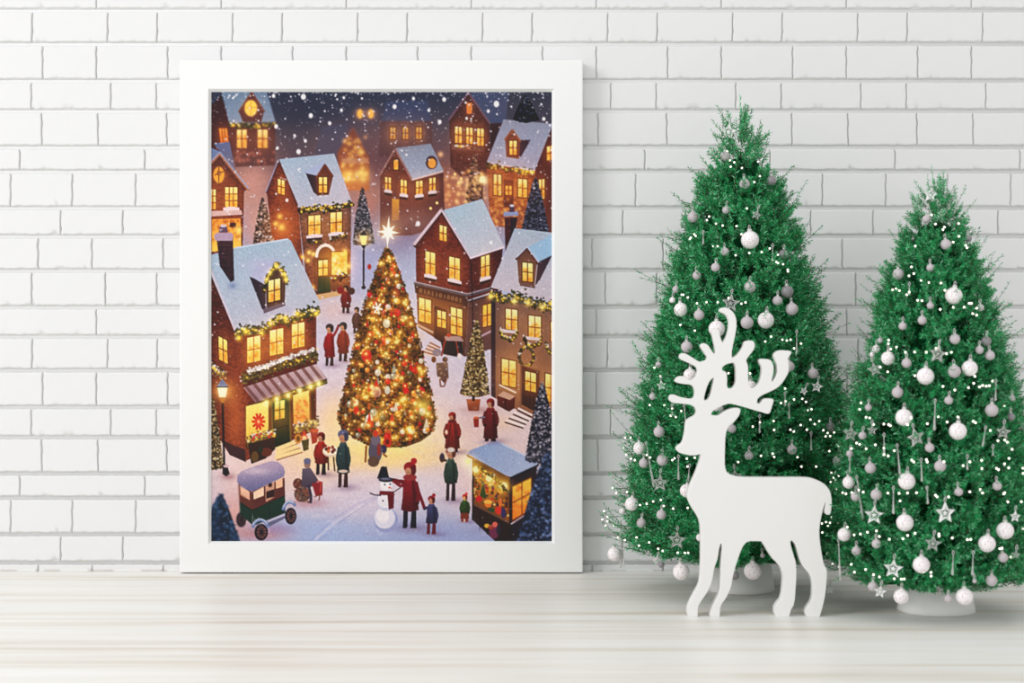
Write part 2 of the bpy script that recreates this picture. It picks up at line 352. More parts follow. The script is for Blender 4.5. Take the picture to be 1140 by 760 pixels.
def paint_print():
    P = Painter(); rng = P.rng; A = P.a
    ys = [102, 130, 160, 190, 220, 250, 300, 340, 400, 450, 500, 550, 603]
    cs = np.array([(52, 62, 88), (70, 70, 92), (98, 82, 94), (128, 98, 102), (158, 128, 130), (158, 148, 172), (162, 172, 206), (184, 186, 212), (196, 190, 212),
                   (212, 194, 206), (218, 194, 198), (204, 192, 208), (150, 165, 206)], float)
    for k in range(3): A[..., k] = np.interp(P.Y, ys, cs[:, k])
    for (x, y, rx, ry, c, al) in [
        (430, 175, 60, 30, (110, 70, 78), .6), (330, 150, 26, 40, (58, 58, 80), .7), (345, 120, 40, 20, (48, 54, 80), .6), (575, 115, 45, 22, (44, 54, 80), .8), (500, 215, 30, 26, (190, 110, 70), .8),
        (282, 200, 22, 26, (200, 150, 140), .85), (285, 250, 18, 30, (205, 150, 135), .7), (410, 225, 14, 22, (190, 125, 110), .7), (440, 260, 22, 22, (120, 110, 150), .7),
        (400, 300, 22, 30, (150, 158, 206), .7), (372, 345, 24, 16, (212, 178, 178), .7), (372, 420, 24, 40, (196, 186, 216), .6), (480, 400, 26, 40, (196, 184, 208), .6),
        (372, 470, 20, 34, (250, 205, 150), .8), (345, 510, 34, 26, (242, 205, 170), .8), (300, 530, 40, 22, (232, 196, 176), .7), (430, 500, 62, 17, (255, 214, 120), .95), (430, 510, 60, 14, (250, 205, 140), .8),
        (480, 480, 24, 30, (240, 205, 170), .7), (530, 470, 26, 20, (214, 178, 176), .7), (560, 470, 18, 10, (228, 190, 170), .7), (262, 575, 24, 30, (214, 158, 148), .8), (300, 600, 30, 14, (170, 178, 214), .8),
        (360, 590, 60, 14, (160, 178, 222), .8), (400, 560, 40, 16, (206, 196, 220), .6), (500, 592, 50, 14, (150, 160, 205), .8), (460, 540, 40, 18, (212, 204, 222), .6), (520, 540, 16, 30, (228, 196, 196), .6)]:
        P.splat(x, y, rx, ry, c, al)
    P.a *= (1+.02*rng.randn(P.H, P.W)[..., None])
    # sleigh tracks and drifts
    for k in range(3): P.line([(345+k*5, 602), (370+k*6, 578), (398+k*5, 560), (425+k*3, 549)], .8, (140, 140, 190), .45)
    P.line([(350, 601), (374, 580), (405, 560)], 2.2, (225, 220, 235), .4)
    SN = (128, 146, 190); SN2 = (168, 172, 208); BR = (84, 36, 34)
    # ---------- misty back row
    P.poly([(350, 172), (358, 142), (388, 137), (378, 172)], (70, 78, 112), al=.6)
    P.poly([(424, 136), (430, 113), (476, 112), (480, 136)], (68, 80, 118), al=.75)
    P.poly([(422, 135), (481, 135), (481, 175), (422, 175)], (92, 58, 60), al=.7)
    for x in (437, 451, 466): window(P, x-3, 142, x+3, 155, frame=(110, 60, 40), dim=.95, c0=(255, 200, 100), halo=.6)
    for x in (400.5, 412.7): P.glow(x, 127, 6, (255, 140, 50), .6); P.ell(x, 127, 3.2, 5.2, (255, 190, 90))
    P.poly([(393, 142), (376, 171), (378, 212), (411, 212), (411, 175)], (120, 62, 44), (190, 110, 60))
    P.line([(375, 171), (393, 142), (411, 175)], 2, (120, 80, 80))
    for k in range(42): P.glow(380+rng.rand()*28, 152+rng.rand()*52, 2.4, (255, 170, 60), .6)
    P.glow(386, 196, 8, (255, 170, 60), .9); P.glow(403, 195, 8, (255, 180, 70), .9)
    P.poly([(380, 176), (410, 176), (410, 182), (380, 182)], (190, 140, 110), al=.8)
    # top left house
    P.poly([(234, 120), (246, 107), (258, 137), (260, 178), (234, 168)], (66, 30, 38), (84, 42, 44))
    P.poly([(247, 102), (297, 102), (307, 136), (255, 137)], (112, 134, 160), (134, 148, 172), noise=.03)
    P.poly([(280.5, 102), (266, 124), (271, 136), (291, 136), (294, 124)], (92, 52, 54)); P.line([(266, 125), (280.5, 103), (294.5, 125)], 1.6, (120, 60, 40))
    P.glow(279.5, 121, 9, (255, 160, 60), .5); P.ell(279.5, 120.6, 7, 9, (255, 206, 96)); P.line([(279.5, 112), (279.5, 129)], .7, (210, 140, 60)); P.line([(273, 120), (286, 120)], .7, (210, 140, 60))
    P.poly([(256, 138), (307, 138), (306, 184), (262, 186)], (78, 38, 42), (96, 54, 54))
    window(P, 264, 144.5, 275, 165, nx=2, ny=2, frame=(120, 60, 40)); window(P, 287, 144.5, 298, 165, nx=2, ny=2, frame=(120, 60, 40)); window(P, 244, 143, 253, 160, nx=3, ny=1, sh=2, frame=(110, 50, 30), c0=(250, 170, 70), c1=(240, 130, 40))
    garland(P, [(256, 139), (280, 140), (306, 138)], 5, 90, .7, (90, 84, 40))
    for k in range(30): P.glow(262+rng.rand()*44, 168+rng.rand()*14, 1.6, (220, 100, 70), .5)
    P.blur(234, 102, 420, 186, 3)
    # left edge house
    P.poly([(234, 164), (246, 169), (262, 190), (254, 180), (234, 186)], (110, 130, 172)); P.poly([(238, 160), (256, 158), (262, 190), (248, 172)], (104, 112, 150))
    P.poly([(245, 171), (276, 211), (272, 213), (270, 290), (234, 290), (234, 182)], (92, 42, 38), (130, 66, 40), kind=brick_fn(rng))
    P.line([(234, 183), (245, 171.5), (277, 212)], 2.6, (170, 120, 100)); P.line([(234, 181), (245, 169.5), (277, 210)], 1.4, (150, 160, 195))
    P.glow(244, 195, 8, (255, 160, 50), .5); P.ell(244, 194.7, 6, 9, (238, 160, 60)); P.line([(244, 186), (244, 203)], 1.2, (120, 70, 30)); P.line([(239, 195), (249, 191)], 1.2, (120, 70, 30)); P.ell(244, 193, 2.4, 3, (150, 90, 40))
    window(P, 251, 208.5, 264.5, 231, nx=3, ny=3, snow=True, frame=(120, 60, 30)); window(P, 234, 211, 240.6, 233, nx=2, ny=3, frame=(120, 60, 30))
    P.poly([(234, 235), (269, 234), (270, 239), (234, 241)], (205, 170, 170))
    P.poly([(236, 244), (268, 243), (269, 278), (236, 280)], (240, 150, 60), (255, 200, 90))
    for k in range(40): P.splat(237+rng.rand()*31, 245+rng.rand()*22, 1.4, 1.8, (170, 90, 40), .6)
    P.poly([(256, 248), (263, 248), (263, 253), (256, 253)], (70, 35, 25)); P.glow(266, 256, 4, (255, 210, 100), .9)
    # central misty house
    P.poly([(440, 167), (423, 196), (423, 262), (458, 262), (458, 200)], (92, 44, 40), (112, 68, 66)); P.poly([(458, 200), (493, 191), (495, 250), (458, 262)], (84, 42, 42), (120, 76, 72))
    P.poly([(440, 165), (479, 160), (493.5, 190.5), (458, 200.5)], (134, 150, 176), (160, 166, 188), noise=.03); P.line([(422, 196), (439.5, 166), (458, 200)], 2.2, (150, 110, 110)); P.line([(458, 200.5), (493, 191)], 1.6, (215, 190, 190))
    P.ell(480, 181, 6.5, 7.5, (80, 50, 60)); P.ell(480.5, 182, 4.5, 5.5, (235, 160, 70)); window(P, 438, 178, 443, 189, nx=1, ny=1, c0=(250, 180, 80))
    for (a, b, c, d, sl) in [(428.5, 197, 435, 211, .15), (445.7, 200, 452.6, 215.5, .15), (462.7, 202, 470, 217, -.12), (477.5, 198.5, 484.6, 213, -.12)]: window(P, a, b, c, d, sl=sl, snow=True, frame=(110, 55, 30), halo=.5)
    P.poly([(436, 221), (444, 222), (444, 245), (436, 246)], (210, 150, 60), (190, 120, 60)); P.splat(465, 250, 26, 12, (120, 86, 96), .5)
    # top right gable house
    P.poly([(522, 104), (545, 137), (562, 137), (566, 102)], (66, 84, 124), al=.9); P.poly([(545, 138), (560, 137), (541, 180), (545, 196)], (58, 32, 42))
    P.poly([(521, 104), (499.6, 134), (501, 186), (512, 196), (545, 196), (544, 137)], (66, 32, 38), (96, 52, 46), kind=brick_fn(rng, depth=.08))
    P.line([(499, 134), (521, 103.5), (545, 138)], 2.2, (110, 86, 110))
    window(P, 519, 115, 525, 127, nx=1, ny=1, c0=(240, 150, 80), c1=(220, 120, 60), frame=(100, 50, 40))
    for (a, b, c, d) in [(506, 141, 513.7, 159), (518.5, 142, 525.7, 160), (530.5, 143, 538, 162)]: window(P, a, b, c, d, sl=.08, frame=(96, 46, 34), halo=.5)
    P.poly([(502, 161), (537, 163), (537, 169), (502, 167)], (120, 76, 70)); garland(P, [(503, 162), (536, 165)], 3, 30, .5, (150, 100, 70), .4)
    # right back house
    P.poly([(594, 188), (615, 137), (615, 262), (596, 262)], (78, 34, 38), (110, 54, 40)); P.poly([(541, 182), (595, 190), (597, 260), (545, 250)], (134, 64, 40), (176, 96, 54), kind=brick_fn(rng, depth=.08))
    P.poly([(560, 133), (615, 138), (594.7, 190), (541, 181)], (140, 150, 176), (164, 160, 184), noise=.03); P.line([(541, 181), (595, 190)], 1.4, (210, 190, 200))
    P.poly([(578, 156), (590, 156), (579, 175), (576, 172)], (70, 44, 60)); P.poly([(569.5, 145), (562, 156), (563, 175), (577, 177), (578, 158)], (120, 64, 50)); P.line([(561, 156), (569.5, 144.5), (579, 158)], 1.8, (150, 90, 60))
    window(P, 566.5, 157, 574.5, 172.5, frame=(110, 50, 26)); garland(P, [(541, 183), (566, 188), (594, 191)], 6, 120, .9, (60, 52, 26))
    window(P, 549, 194, 557.5, 217, sl=.1, frame=(110, 55, 30), halo=.6); window(P, 576, 199, 586, 219, sl=.1, frame=(110, 55, 30), halo=.6); P.poly([(560, 200), (571, 201), (571, 232), (560, 230)], (100, 48, 30)); window(P, 562, 207, 569, 217, frame=(120, 50, 20), c0=(255, 190, 90))
    window(P, 608, 163.5, 616, 179, sl=-.2, frame=(110, 50, 26)); window(P, 599, 200, 605.5, 222, sl=-.1, frame=(110, 50, 26))
    for k in range(60): P.glow(545+rng.rand()*50, 222+rng.rand()*30, 1.8, (255, 150, 60), .5)
    for (x, y, rx, ry, al) in [(330, 160, 50, 22, .3), (440, 150, 60, 24, .35), (410, 215, 22, 22, .3), (455, 245, 40, 14, .45), (520, 205, 34, 18, .35), (575, 120, 60, 22, .25), (270, 180, 36, 12, .3), (575, 245, 40, 12, .3)]:
        P.splat(x, y, rx, ry, (150, 118, 112), al)
    conifer(P, 527.8, 169, 518, 538, 226, (104, 74, 66), (170, 130, 110)); P.line([(536.4, 203), (536.4, 226)], 1.2, (60, 35, 35)); P.glow(536.4, 200, 6, (255, 190, 90), 1.); P.ell(536.4, 200, 3, 3.6, (255, 240, 180))
    for k in range(70): P.glow(496+rng.rand()*44, 190+rng.rand()*40, 1.5+rng.rand(), (255, 160, 70), .5)
    P.glow(490, 172, 3, (255, 180, 90), .8)
    for (x, y) in [(506, 194), (513, 199), (510, 204), (479, 232), (486, 226)]: P.ell(x, y, 1.6, 1.6, (255, 215, 140))
    P.blur(420, 102, 615, 215, 1)
    conifer(P, 595.5, 198, 580, 610, 258, (46, 52, 76), (112, 112, 140)); conifer(P, 584, 106, 570, 600, 134, (30, 36, 60), (70, 80, 110), 60)
    # two conifers behind
    conifer(P, 292.5, 220, 282, 307, 272, (94, 74, 68), (190, 160, 150)); conifer(P, 403, 208, 392.5, 417, 271, (62, 64, 78), (140, 136, 150))
    # ---------- brick house left of centre
    P.poly([(310, 181), (297, 214), (303, 262), (310, 275), (345, 318), (354, 331), (338, 300), (332, 230)], (112, 48, 34), (120, 66, 50), kind=brick_fn(rng, slope=.3))
    P.glow(314, 256, 20, (255, 120, 30), .55, 26)
    P.poly([(332, 231), (391, 226), (390, 322), (354, 332), (340, 304)], (106, 76, 72), (124, 70, 48), kind=brick_fn(rng, slope=-.1, depth=.1))
    P.poly([(311, 177.5), (372, 171), (392, 226), (331.8, 231)], (156, 176, 200), (178, 178, 198), ((330, 175), (362, 230)), noise=.03); P.line([(297, 215), (310.5, 180), (331, 229)], 2.2, (90, 40, 34)); P.line([(296, 214), (310, 178)], 1.1, (150, 150, 185))
    P.poly([(340, 192), (354, 195), (354, 218), (349, 214)], (58, 38, 54)); P.poly([(336, 192), (361, 180), (372, 196), (354, 196)], (160, 172, 206)); P.poly([(361.6, 183), (352.5, 197), (353, 218), (366, 217), (370.5, 197)], (96, 50, 40)); P.line([(352, 198), (361.6, 183), (371, 197)], 1.8, (120, 66, 40))
    window(P, 355, 197.5, 364, 214.5, frame=(90, 42, 20)); window(P, 309.3, 199, 317, 215, sl=.3, frame=(110, 50, 26))
    window(P, 343.3, 240.5, 356.7, 262, sl=-.09, frame=(110, 60, 34), snow=True, halo=.5); window(P, 367.7, 237, 380.6, 259.5, sl=-.09, frame=(110, 60, 34), snow=True, halo=.5)
    garland(P, [(333, 235), (350, 231), (366, 232), (393, 226)], 7, 170, .75); garland(P, [(342, 268), (358, 268)], 5, 44, .2, (70, 56, 36)); garland(P, [(367, 266), (385, 262)], 5, 50, .2, (70, 56, 36))
    P.poly([(349, 284), (377, 279), (377, 328), (350, 331)], (84, 52, 40), al=.7)
    for t in np.linspace(math.pi, 2*math.pi, 16): P.ell(362.5+10*math.cos(t), 285+12*math.sin(t), 1.8, 1.8, (235, 215, 205))
    P.ell(362.5, 283, 7.5, 8, (110, 70, 40)); P.poly([(353, 288), (367, 286), (368, 325), (354, 327)], (60, 46, 26)); window(P, 354.5, 290, 364.8, 307, nx=2, ny=2, sl=-.08, frame=(80, 50, 24)); P.poly([(354, 309), (367.5, 307.5), (368, 324), (354.5, 326)], (38, 62, 34)); P.line([(361, 309), (361, 325)], .6, (24, 40, 22))
    window(P, 369, 280.5, 386.5, 306, nx=1, ny=1, frame=(150, 80, 30), c0=(255, 190, 80), c1=(255, 220, 110), halo=.8)
    for k in range(26): P.glow(370+rng.rand()*15, 282+rng.rand()*22, 1.6, (255, 220, 120), .6)
    garland(P, [(369, 310), (388, 306)], 6, 60, .3, (80, 50, 30)); P.poly([(352, 328), (388, 322), (390, 326), (354, 334)], (200, 160, 120))
    for (x, y) in [(344, 281), (349, 283), (343, 290), (337, 286), (384, 280), (388, 296), (348, 320)]: P.glow(x, y, 3.4, (255, 170, 60), .9); P.ell(x, y, 1.3, 1.3, (255, 220, 120))
    for (x, y, r) in [(311.5, 241, 3), (313.5, 253, 4), (307, 249, 3)]: P.glow(x, y, r, (255, 180, 70), .9)
    # lamp beside the path
    P.line([(404.6, 272), (404.6, 321)], 2, (34, 26, 34)); P.ell(404.6, 320, 2.4, 2, (34, 26, 34)); P.glow(404.6, 266, 8, (255, 190, 90), .9); P.poly([(400.5, 262), (408.6, 262), (407, 273), (402.5, 273)], (255, 236, 150)); P.poly([(400, 262), (404.6, 257), (409, 262)], (60, 50, 60)); P.poly([(402, 273), (407.4, 273), (406, 276), (403.4, 276)], (40, 30, 34))
    P.ell(411, 297, 2.2, 3, (170, 50, 40))
    # ---------- house with the sign board
    br = brick_fn(rng, 3., 1.5, .15, .08)
    P.poly([(490.5, 236), (462.5, 273), (463, 318), (521, 333), (522, 287)], (96, 36, 34), (108, 46, 36), kind=br); P.poly([(522, 287), (559, 276), (556, 322), (520.5, 334)], (76, 28, 32), (92, 38, 34), kind=brick_fn(rng, 3., 1.5, -.3, .08))
    P.poly([(493, 234), (536.4, 221.5), (561, 275), (522.6, 288)], (160, 184, 206), (188, 188, 206), ((505, 225), (545, 284)), noise=.03)
    P.line([(461, 275), (491, 236.5), (523, 288)], 3.2, (70, 36, 34)); P.line([(460.5, 272.5), (491, 233.5)], 3.2, (206, 184, 200)); P.line([(491, 233.5), (523.5, 287)], 2.2, (196, 180, 202)); P.line([(522.6, 287.5), (560.5, 275)], 2.2, (214, 200, 220))
    for (a, b, c, d, sl, sn) in [(489, 250.5, 496.8, 267, .25, 0), (473.5, 279.5, 484, 305, .22, 1), (499.8, 285.5, 511.4, 310, .22, 1), (535, 286, 544.2, 310, -.3, 1)]: window(P, a, b, c, d, sl=sl, snow=bool(sn), frame=(110, 56, 34))
    P.poly([(463, 320), (521, 335), (517, 397), (465, 364)], (104, 66, 46), (84, 52, 46)); P.poly([(521, 335), (558, 323), (548, 388), (517, 397)], (92, 60, 56), (104, 74, 76))
    P.poly([(461, 316), (520, 330), (520, 341), (462, 326)], (70, 44, 38)); P.line([(460.5, 314.5), (520, 328.5), (546, 321.5)], 3.4, (92, 84, 96)); P.line([(460.5, 313.4), (520, 327), (546, 320)], 1., (170, 160, 175)); P.line([(520, 336), (546, 329)], 1.6, (64, 46, 50))
    for k, g in enumerate('OIAIIOIDOOS'):
        x = 467+k*4.4; y = 321.5+(x-467)*.24; c = (150, 112, 84)
        if g in 'OD': P.ell(x+1, y+2, 1.6, 2.3, c); P.ell(x+1, y+2, .7, 1.3, (78, 50, 42))
        elif g == 'I': P.line([(x+1, y), (x+1, y+4.4)], .9, c)
        elif g == 'A': P.line([(x-.6, y+4.2), (x+1, y), (x+2.6, y+4.4)], .8, c)
        else: P.line([(x+2.4, y), (x, y+1.2), (x+2.2, y+3), (x, y+4.3)], .8, c)
    window(P, 466, 331, 479.5, 357, sl=.25, frame=(110, 60, 34)); P.poly([(483, 340), (498, 345), (497, 385), (483, 376)], (56, 34, 30)); window(P, 486.5, 345, 495.8, 363, sl=.25, frame=(90, 50, 30)); window(P, 501.5, 341.5, 514, 371, sl=.25, nx=2, ny=3, frame=(110, 60, 34)); window(P, 537, 340, 546.5, 364, sl=-.25, frame=(110, 50, 30), c0=(255, 200, 90)); P.line([(535, 374), (547, 368)], 2.4, (180, 150, 165)); P.line([(524, 292), (527, 395)], 1, (50, 30, 36))
    P.line([(464, 361), (482, 370)], 2.6, (190, 150, 130)); P.splat(467, 374, 6, 6, (196, 180, 180), .8)
    for k in range(4): P.line([(478+k*-2.4, 381+k*3.4), (490-k*1.0, 387+k*3.0)], 1.6, (150, 96, 66)); P.line([(477+k*-2.4, 383+k*3.4), (489-k*1.0, 389+k*3.0)], 1.2, (214, 180, 160))
    # bench and cart
    P.poly([(490, 378), (513, 376), (515, 392), (508, 397), (493, 394)], (44, 34, 42)); P.line([(491, 396), (496, 374)], 2, (140, 50, 34)); P.line([(507, 378), (510, 396)], 1.6, (140, 60, 44)); P.poly([(494, 374), (512, 374), (516, 380), (496, 379)], (170, 140, 140)); P.ell(499, 373, 2.6, 2, (180, 70, 44)); P.ell(511, 396, 2.4, 3, (220, 205, 210))
    P.ell(486, 392, 5, 4, (130, 120, 140)); P.ell(482.5, 400, 2.6, 3.4, (110, 66, 40)); P.ell(495, 400, 3, 3, (100, 70, 56)); P.poly([(485, 404), (498, 403), (499, 420), (494, 426), (486, 418)], (116, 92, 84), (90, 64, 60)); P.line([(489, 418), (490, 430), (494, 430), (497, 420)], 1.6, (120, 70, 50))
    for k in range(20): P.ell(485+rng.rand()*13, 392+rng.rand()*30, 1, 1, (170, 140, 120), .6)
    # chimney and right front house
    P.poly([(561, 242), (575, 242), (572, 262), (562, 283)], (92, 44, 50), (80, 34, 38), kind=brick_fn(rng, 3, 1.6)); P.poly([(568, 242), (575.5, 242), (573, 258), (567, 268)], (52, 34, 48)); P.poly([(560, 236), (576, 235), (576.5, 240), (560, 241)], (140, 150, 190)); P.poly([(566.5, 230), (572, 230), (572, 236), (566.5, 236)], (84, 60, 84)); P.ell(569.3, 229, 2.6, 1.4, (190, 195, 220))
    P.poly([(549, 330), (615, 345), (615, 478), (547, 441)], (118, 90, 84), (140, 96, 72), noise=.02); P.poly([(546, 330), (551, 332), (551, 443), (546, 440)], (60, 40, 52))
    P.glow(575, 420, 30, (255, 130, 40), .22, 40)
    P.poly([(572.3, 254), (615, 259), (615, 336), (545.5, 320)], (164, 178, 200), (194, 184, 200), ((590, 256), (575, 328)), noise=.03)
    P.poly([(586, 276), (612, 262), (616, 262), (616, 285), (600, 296)], (150, 184, 222)); P.poly([(598, 292), (614, 284), (600, 312), (595, 318)], (70, 50, 66)); P.poly([(586, 277), (575, 289), (577, 315), (594, 320), (597, 293)], (104, 72, 66)); P.line([(573.5, 289), (586, 276), (598, 294)], 2.4, (90, 50, 44)); P.line([(574, 286.5), (586, 274.5), (599, 292)], 1.4, (180, 190, 220))
    window(P, 581, 292, 592.2, 312.5, sl=.12, frame=(92, 52, 34), c0=(255, 246, 170)); P.poly([(578, 315), (595, 318), (595, 321), (578, 318)], (120, 92, 90))
    garland(P, [(545, 325), (560, 331), (575, 328), (590, 335), (614, 340)], 11, 420, .35, (52, 54, 30), .2)
    for (x, y) in [(545.5, 330), (572, 335), (587, 337), (603, 342)]: P.glow(x, y, 4, (255, 200, 70), .9); P.ell(x, y, 1.7, 2, (255, 232, 130))
    window(P, 562.5, 343.5, 575.2, 366, sl=.12, frame=(120, 66, 40), c0=(255, 246, 180)); window(P, 588, 351, 601.5, 376, sl=.12, frame=(120, 66, 40), c0=(255, 246, 180)); window(P, 612.5, 358, 618, 380, frame=(120, 50, 40))
    for (x, y) in [(565.5, 368), (592, 376)]:
        garland(P, [(x-9, y-1), (x-6, y+6), (x, y+9), (x+7, y+6), (x+10, y)], 5, 120, .3, (70, 62, 34), .35)
        P.poly([(x-8, y-2), (x+9, y+0), (x+7, y+3), (x-6, y+2)], (214, 200, 205))
    garland(P, [(607, 383), (610, 391), (614, 393)], 5, 50, .3, (70, 62, 34))
    garland(P, [(585.2+8*math.cos(t), 396.3+10.5*math.sin(t)) for t in np.linspace(0, 6.3, 22)], 3.4, 180, .2, (58, 56, 36), .2)
    window(P, 558, 399, 573.6, 428, sl=.2, frame=(120, 62, 34)); P.line([(555, 428), (574, 437)], 2, (236, 205, 180)); P.poly([(580, 407), (600, 413), (599, 460), (580, 450)], (70, 42, 36)); P.line([(579, 452), (579, 406), (601, 412), (601, 461)], 1.6, (130, 90, 70)); window(P, 584, 413, 595.8, 434, sl=.22, frame=(100, 50, 24), c0=(255, 240, 160)); window(P, 606.5, 415.5, 618, 446, sl=.2, frame=(120, 60, 34))
    for x in (585, 589, 593): P.line([(x, 440+.2*(x-585)), (x, 449+.2*(x-585))], .7, (44, 26, 24))
    P.poly([(553, 440), (560, 435), (573, 441), (572, 454), (566, 458), (553, 451)], (124, 52, 36), (84, 34, 28)); P.poly([(553, 440), (560, 435), (573, 441), (567, 445)], (200, 160, 140)); P.line([(562, 444), (562, 456)], 1, (60, 26, 22))
    for k in range(4): P.line([(576-k*4.6, 454+k*4.4), (592-k*3, 462+k*4.0)], 2.2, (236, 214, 214)); P.line([(575-k*4.6, 456.4+k*4.4), (591-k*3, 464.4+k*4.0)], 1.5, (84, 50, 40))
    # potted conifer
    P.splat(532, 456, 16, 4, (170, 130, 130), .7); P.poly([(518.5, 444), (534.5, 444), (532.5, 457), (521, 457)], (176, 96, 52), (130, 66, 40)); P.line([(526.5, 438), (526.5, 446)], 3, (60, 36, 24))
    conifer(P, 530.3, 354, 512, 544.5, 438, (112, 88, 54), (212, 190, 140), 1000, (50, 38, 24), bulge=.1)
    # ---------- big front left house
    P.poly([(234, 300), (262, 368), (273, 430), (273, 513), (256, 506), (246, 490), (234, 480)], (92, 40, 32), (116, 56, 38), kind=brick_fn(rng, 3.4, 1.8, .45, .14))
    P.poly([(262, 372), (352, 346), (352, 478), (273, 513)], (100, 44, 34), (124, 62, 40), kind=brick_fn(rng, 3.4, 1.8, -.2, .14))
    P.glow(262, 470, 14, (255, 120, 40), .35, 40)
    P.poly([(246, 488), (257, 494), (273, 500), (274, 514), (256, 506)], (70, 44, 50))
    P.poly([(234, 284), (262, 276), (321, 266), (324, 268), (357, 338), (350, 345), (262, 370), (234, 303)], (158, 180, 204), (180, 184, 204), ((280, 275), (300, 360)), noise=.035)
    P.line([(235, 300), (262, 368)], 2., (196, 186, 206)); P.line([(262, 276), (321, 266)], 1.6, (190, 206, 232)); P.splat(290, 296, 18, 9, (176, 178, 212), .8); P.splat(310, 345, 30, 6, (168, 166, 196), .5)
    P.poly([(241, 262), (259.5, 262), (261, 312), (257, 314), (245, 296)], (80, 46, 60), (62, 36, 50), kind=brick_fn(rng, 3, 1.7, 0, .2)); P.poly([(238.5, 262), (242, 259), (258, 259), (260, 262), (259, 268), (240, 268)], (170, 150, 176)); P.poly([(245, 252), (253, 252), (254, 259), (244, 259)], (96, 78, 104)); P.ell(249, 251.5, 3.4, 1.6, (196, 190, 214)); P.splat(259, 318, 5, 4, (96, 110, 160), .5)
    P.poly([(278, 308), (296, 314), (296, 346), (292, 344)], (56, 44, 62)); P.poly([(278, 307), (290, 294), (306, 288), (312, 292), (297, 318)], (172, 176, 210)); P.poly([(296, 316), (308, 296), (318, 312), (317, 338), (297, 345)], (70, 50, 48)); P.poly([(293, 344), (317, 336), (318, 340), (294, 349)], (100, 90, 110))
    window(P, 299, 312.5, 312, 336.5, sl=-.22, frame=(76, 48, 34), c0=(255, 246, 170), fw=2); garland(P, [(294, 322), (298, 308), (307, 294), (315, 300), (320, 312)], 6.5, 260, .4, (60, 60, 30), .2)
    for (x, y) in [(297, 311), (308, 297), (301, 303), (315, 305), (318, 311)]: P.glow(x, y, 3, (255, 200, 70), .9); P.ell(x, y, 1.3, 1.3, (255, 230, 120))
    garland(P, [(262, 370), (275, 365), (290, 368), (302, 358), (312, 352), (322, 357), (338, 348), (355, 344)], 11, 640, .3, (46, 56, 34), .22)
    for (x, y) in [(274, 369), (266, 376), (301, 360), (318, 354), (331, 349), (352, 349), (291, 371)]: P.glow(x, y, 4, (255, 190, 50), .9); P.ell(x, y, 1.7, 1.7, (255, 224, 90))
    for (a, b, c, d) in [(275.5, 376, 290, 404), (300.5, 368, 315.5, 396), (325, 361, 339, 388)]:
        window(P, a, b, c, d, sl=-.2, frame=(150, 76, 36), c0=(255, 244, 160), c1=(255, 200, 90), halo=.5)
    window(P, 243.5, 374, 253, 400, sl=.5, sh=.8, frame=(100, 44, 26), c0=(255, 236, 140)); garland(P, [(236, 408), (252, 416)], 9, 110, .3, (110, 90, 60), .4)
    P.poly([(270, 424), (353, 399), (353, 405), (271, 432)], (84, 34, 26)); garland(P, [(270, 420), (290, 412), (312, 405), (334, 399), (354, 392)], 12, 620, .12, (74, 70, 40), .0); garland(P, [(276, 413), (296, 407), (318, 398), (350, 388)], 4, 200, .02, (226, 212, 216), 1)
    stripes = [(271, 431), (352, 405), (364, 421), (285, 448)]
    def q4(u, v): a = np.array(stripes, float); return tuple((a[0]*(1-u)+a[1]*u)*(1-v)+(a[3]*(1-u)+a[2]*u)*v)
    P.poly(stripes, (190, 168, 178), (150, 120, 130))
    for k in range(9): u = k/9.+.015; P.poly([q4(u, 0), q4(u+.045, 0), q4(u+.05, 1), q4(u, 1)], (112, 76, 78), al=.8)
    P.poly([q4(0, 1), q4(1, 1), (364, 427), (286, 454)], (60, 52, 30)); garland(P, [(287, 450), (363, 424)], 3, 130, .2, (70, 70, 34), .1)
    P.poly([(273, 452), (350, 430), (351, 476), (274, 500)], (94, 58, 26)); P.poly([(274, 452), (299, 446), (299, 484), (274, 490)], (255, 232, 130), (250, 186, 84), noise=.05)
    for k in range(10):
        t = k*.628; P.line([(288+3*math.cos(t), 469+4*math.sin(t)), (288+7.5*math.cos(t), 469+9.5*math.sin(t))], 2.6, (206, 44, 26))
    P.ell(288, 469, 3.2, 4, (230, 70, 40)); P.ell(288, 469, 1.5, 2, (255, 170, 120))
    P.poly([(303, 447), (322, 441), (324, 496), (304, 500)], (40, 62, 30), (30, 48, 26)); window(P, 306, 447, 317, 467, sl=-.2, frame=(60, 80, 34), c0=(255, 236, 130)); P.line([(306, 478), (320, 473), (321, 490), (307, 495), (306, 478)], .8, (24, 36, 20)); P.line([(322, 441), (324, 494)], 1.6, (110, 96, 44)); P.line([(302.5, 446), (303.5, 500)], 1.6, (110, 96, 44))
    P.poly([(326, 440), (344, 434), (345, 470), (327, 476)], (255, 220, 120), (240, 150, 70), noise=.06); P.line([(325.5, 440), (326.5, 476)], 1.4, (120, 70, 30)); P.line([(345, 434), (346, 472)], 1.6, (150, 90, 40))
    for k in range(26): P.splat(328+rng.rand()*15, 442+rng.rand()*30, 1.6, 1.6, (226, 110, 50), .6)
    for (x, y) in [(296.8, 448), (308.2, 444), (320.8, 440), (333.7, 435), (345.6, 430.4), (354.8, 427)]: P.glow(x, y, 5, (255, 220, 90), .95); P.ell(x, y, 1.9, 2.4, (255, 250, 170))
    garland(P, [(275, 490), (290, 484), (306, 481)], 9, 260, .2, (130, 110, 60), .35); garland(P, [(327, 476), (342, 472), (354, 468)], 8, 220, .2, (120, 100, 60), .3)
    for k in range(14): P.ell(276+rng.rand()*28, 482+rng.rand()*8, 1.2, 1.2, (200, 60, 50))
    P.poly([(276, 494), (306, 486), (306, 500), (296, 510), (280, 516)], (64, 40, 30)); P.ell(284, 508, 4, 6, (110, 84, 44)); P.ell(297, 503, 6, 5, (110, 56, 36)); P.ell(290, 500, 3, 4, (52, 56, 40))
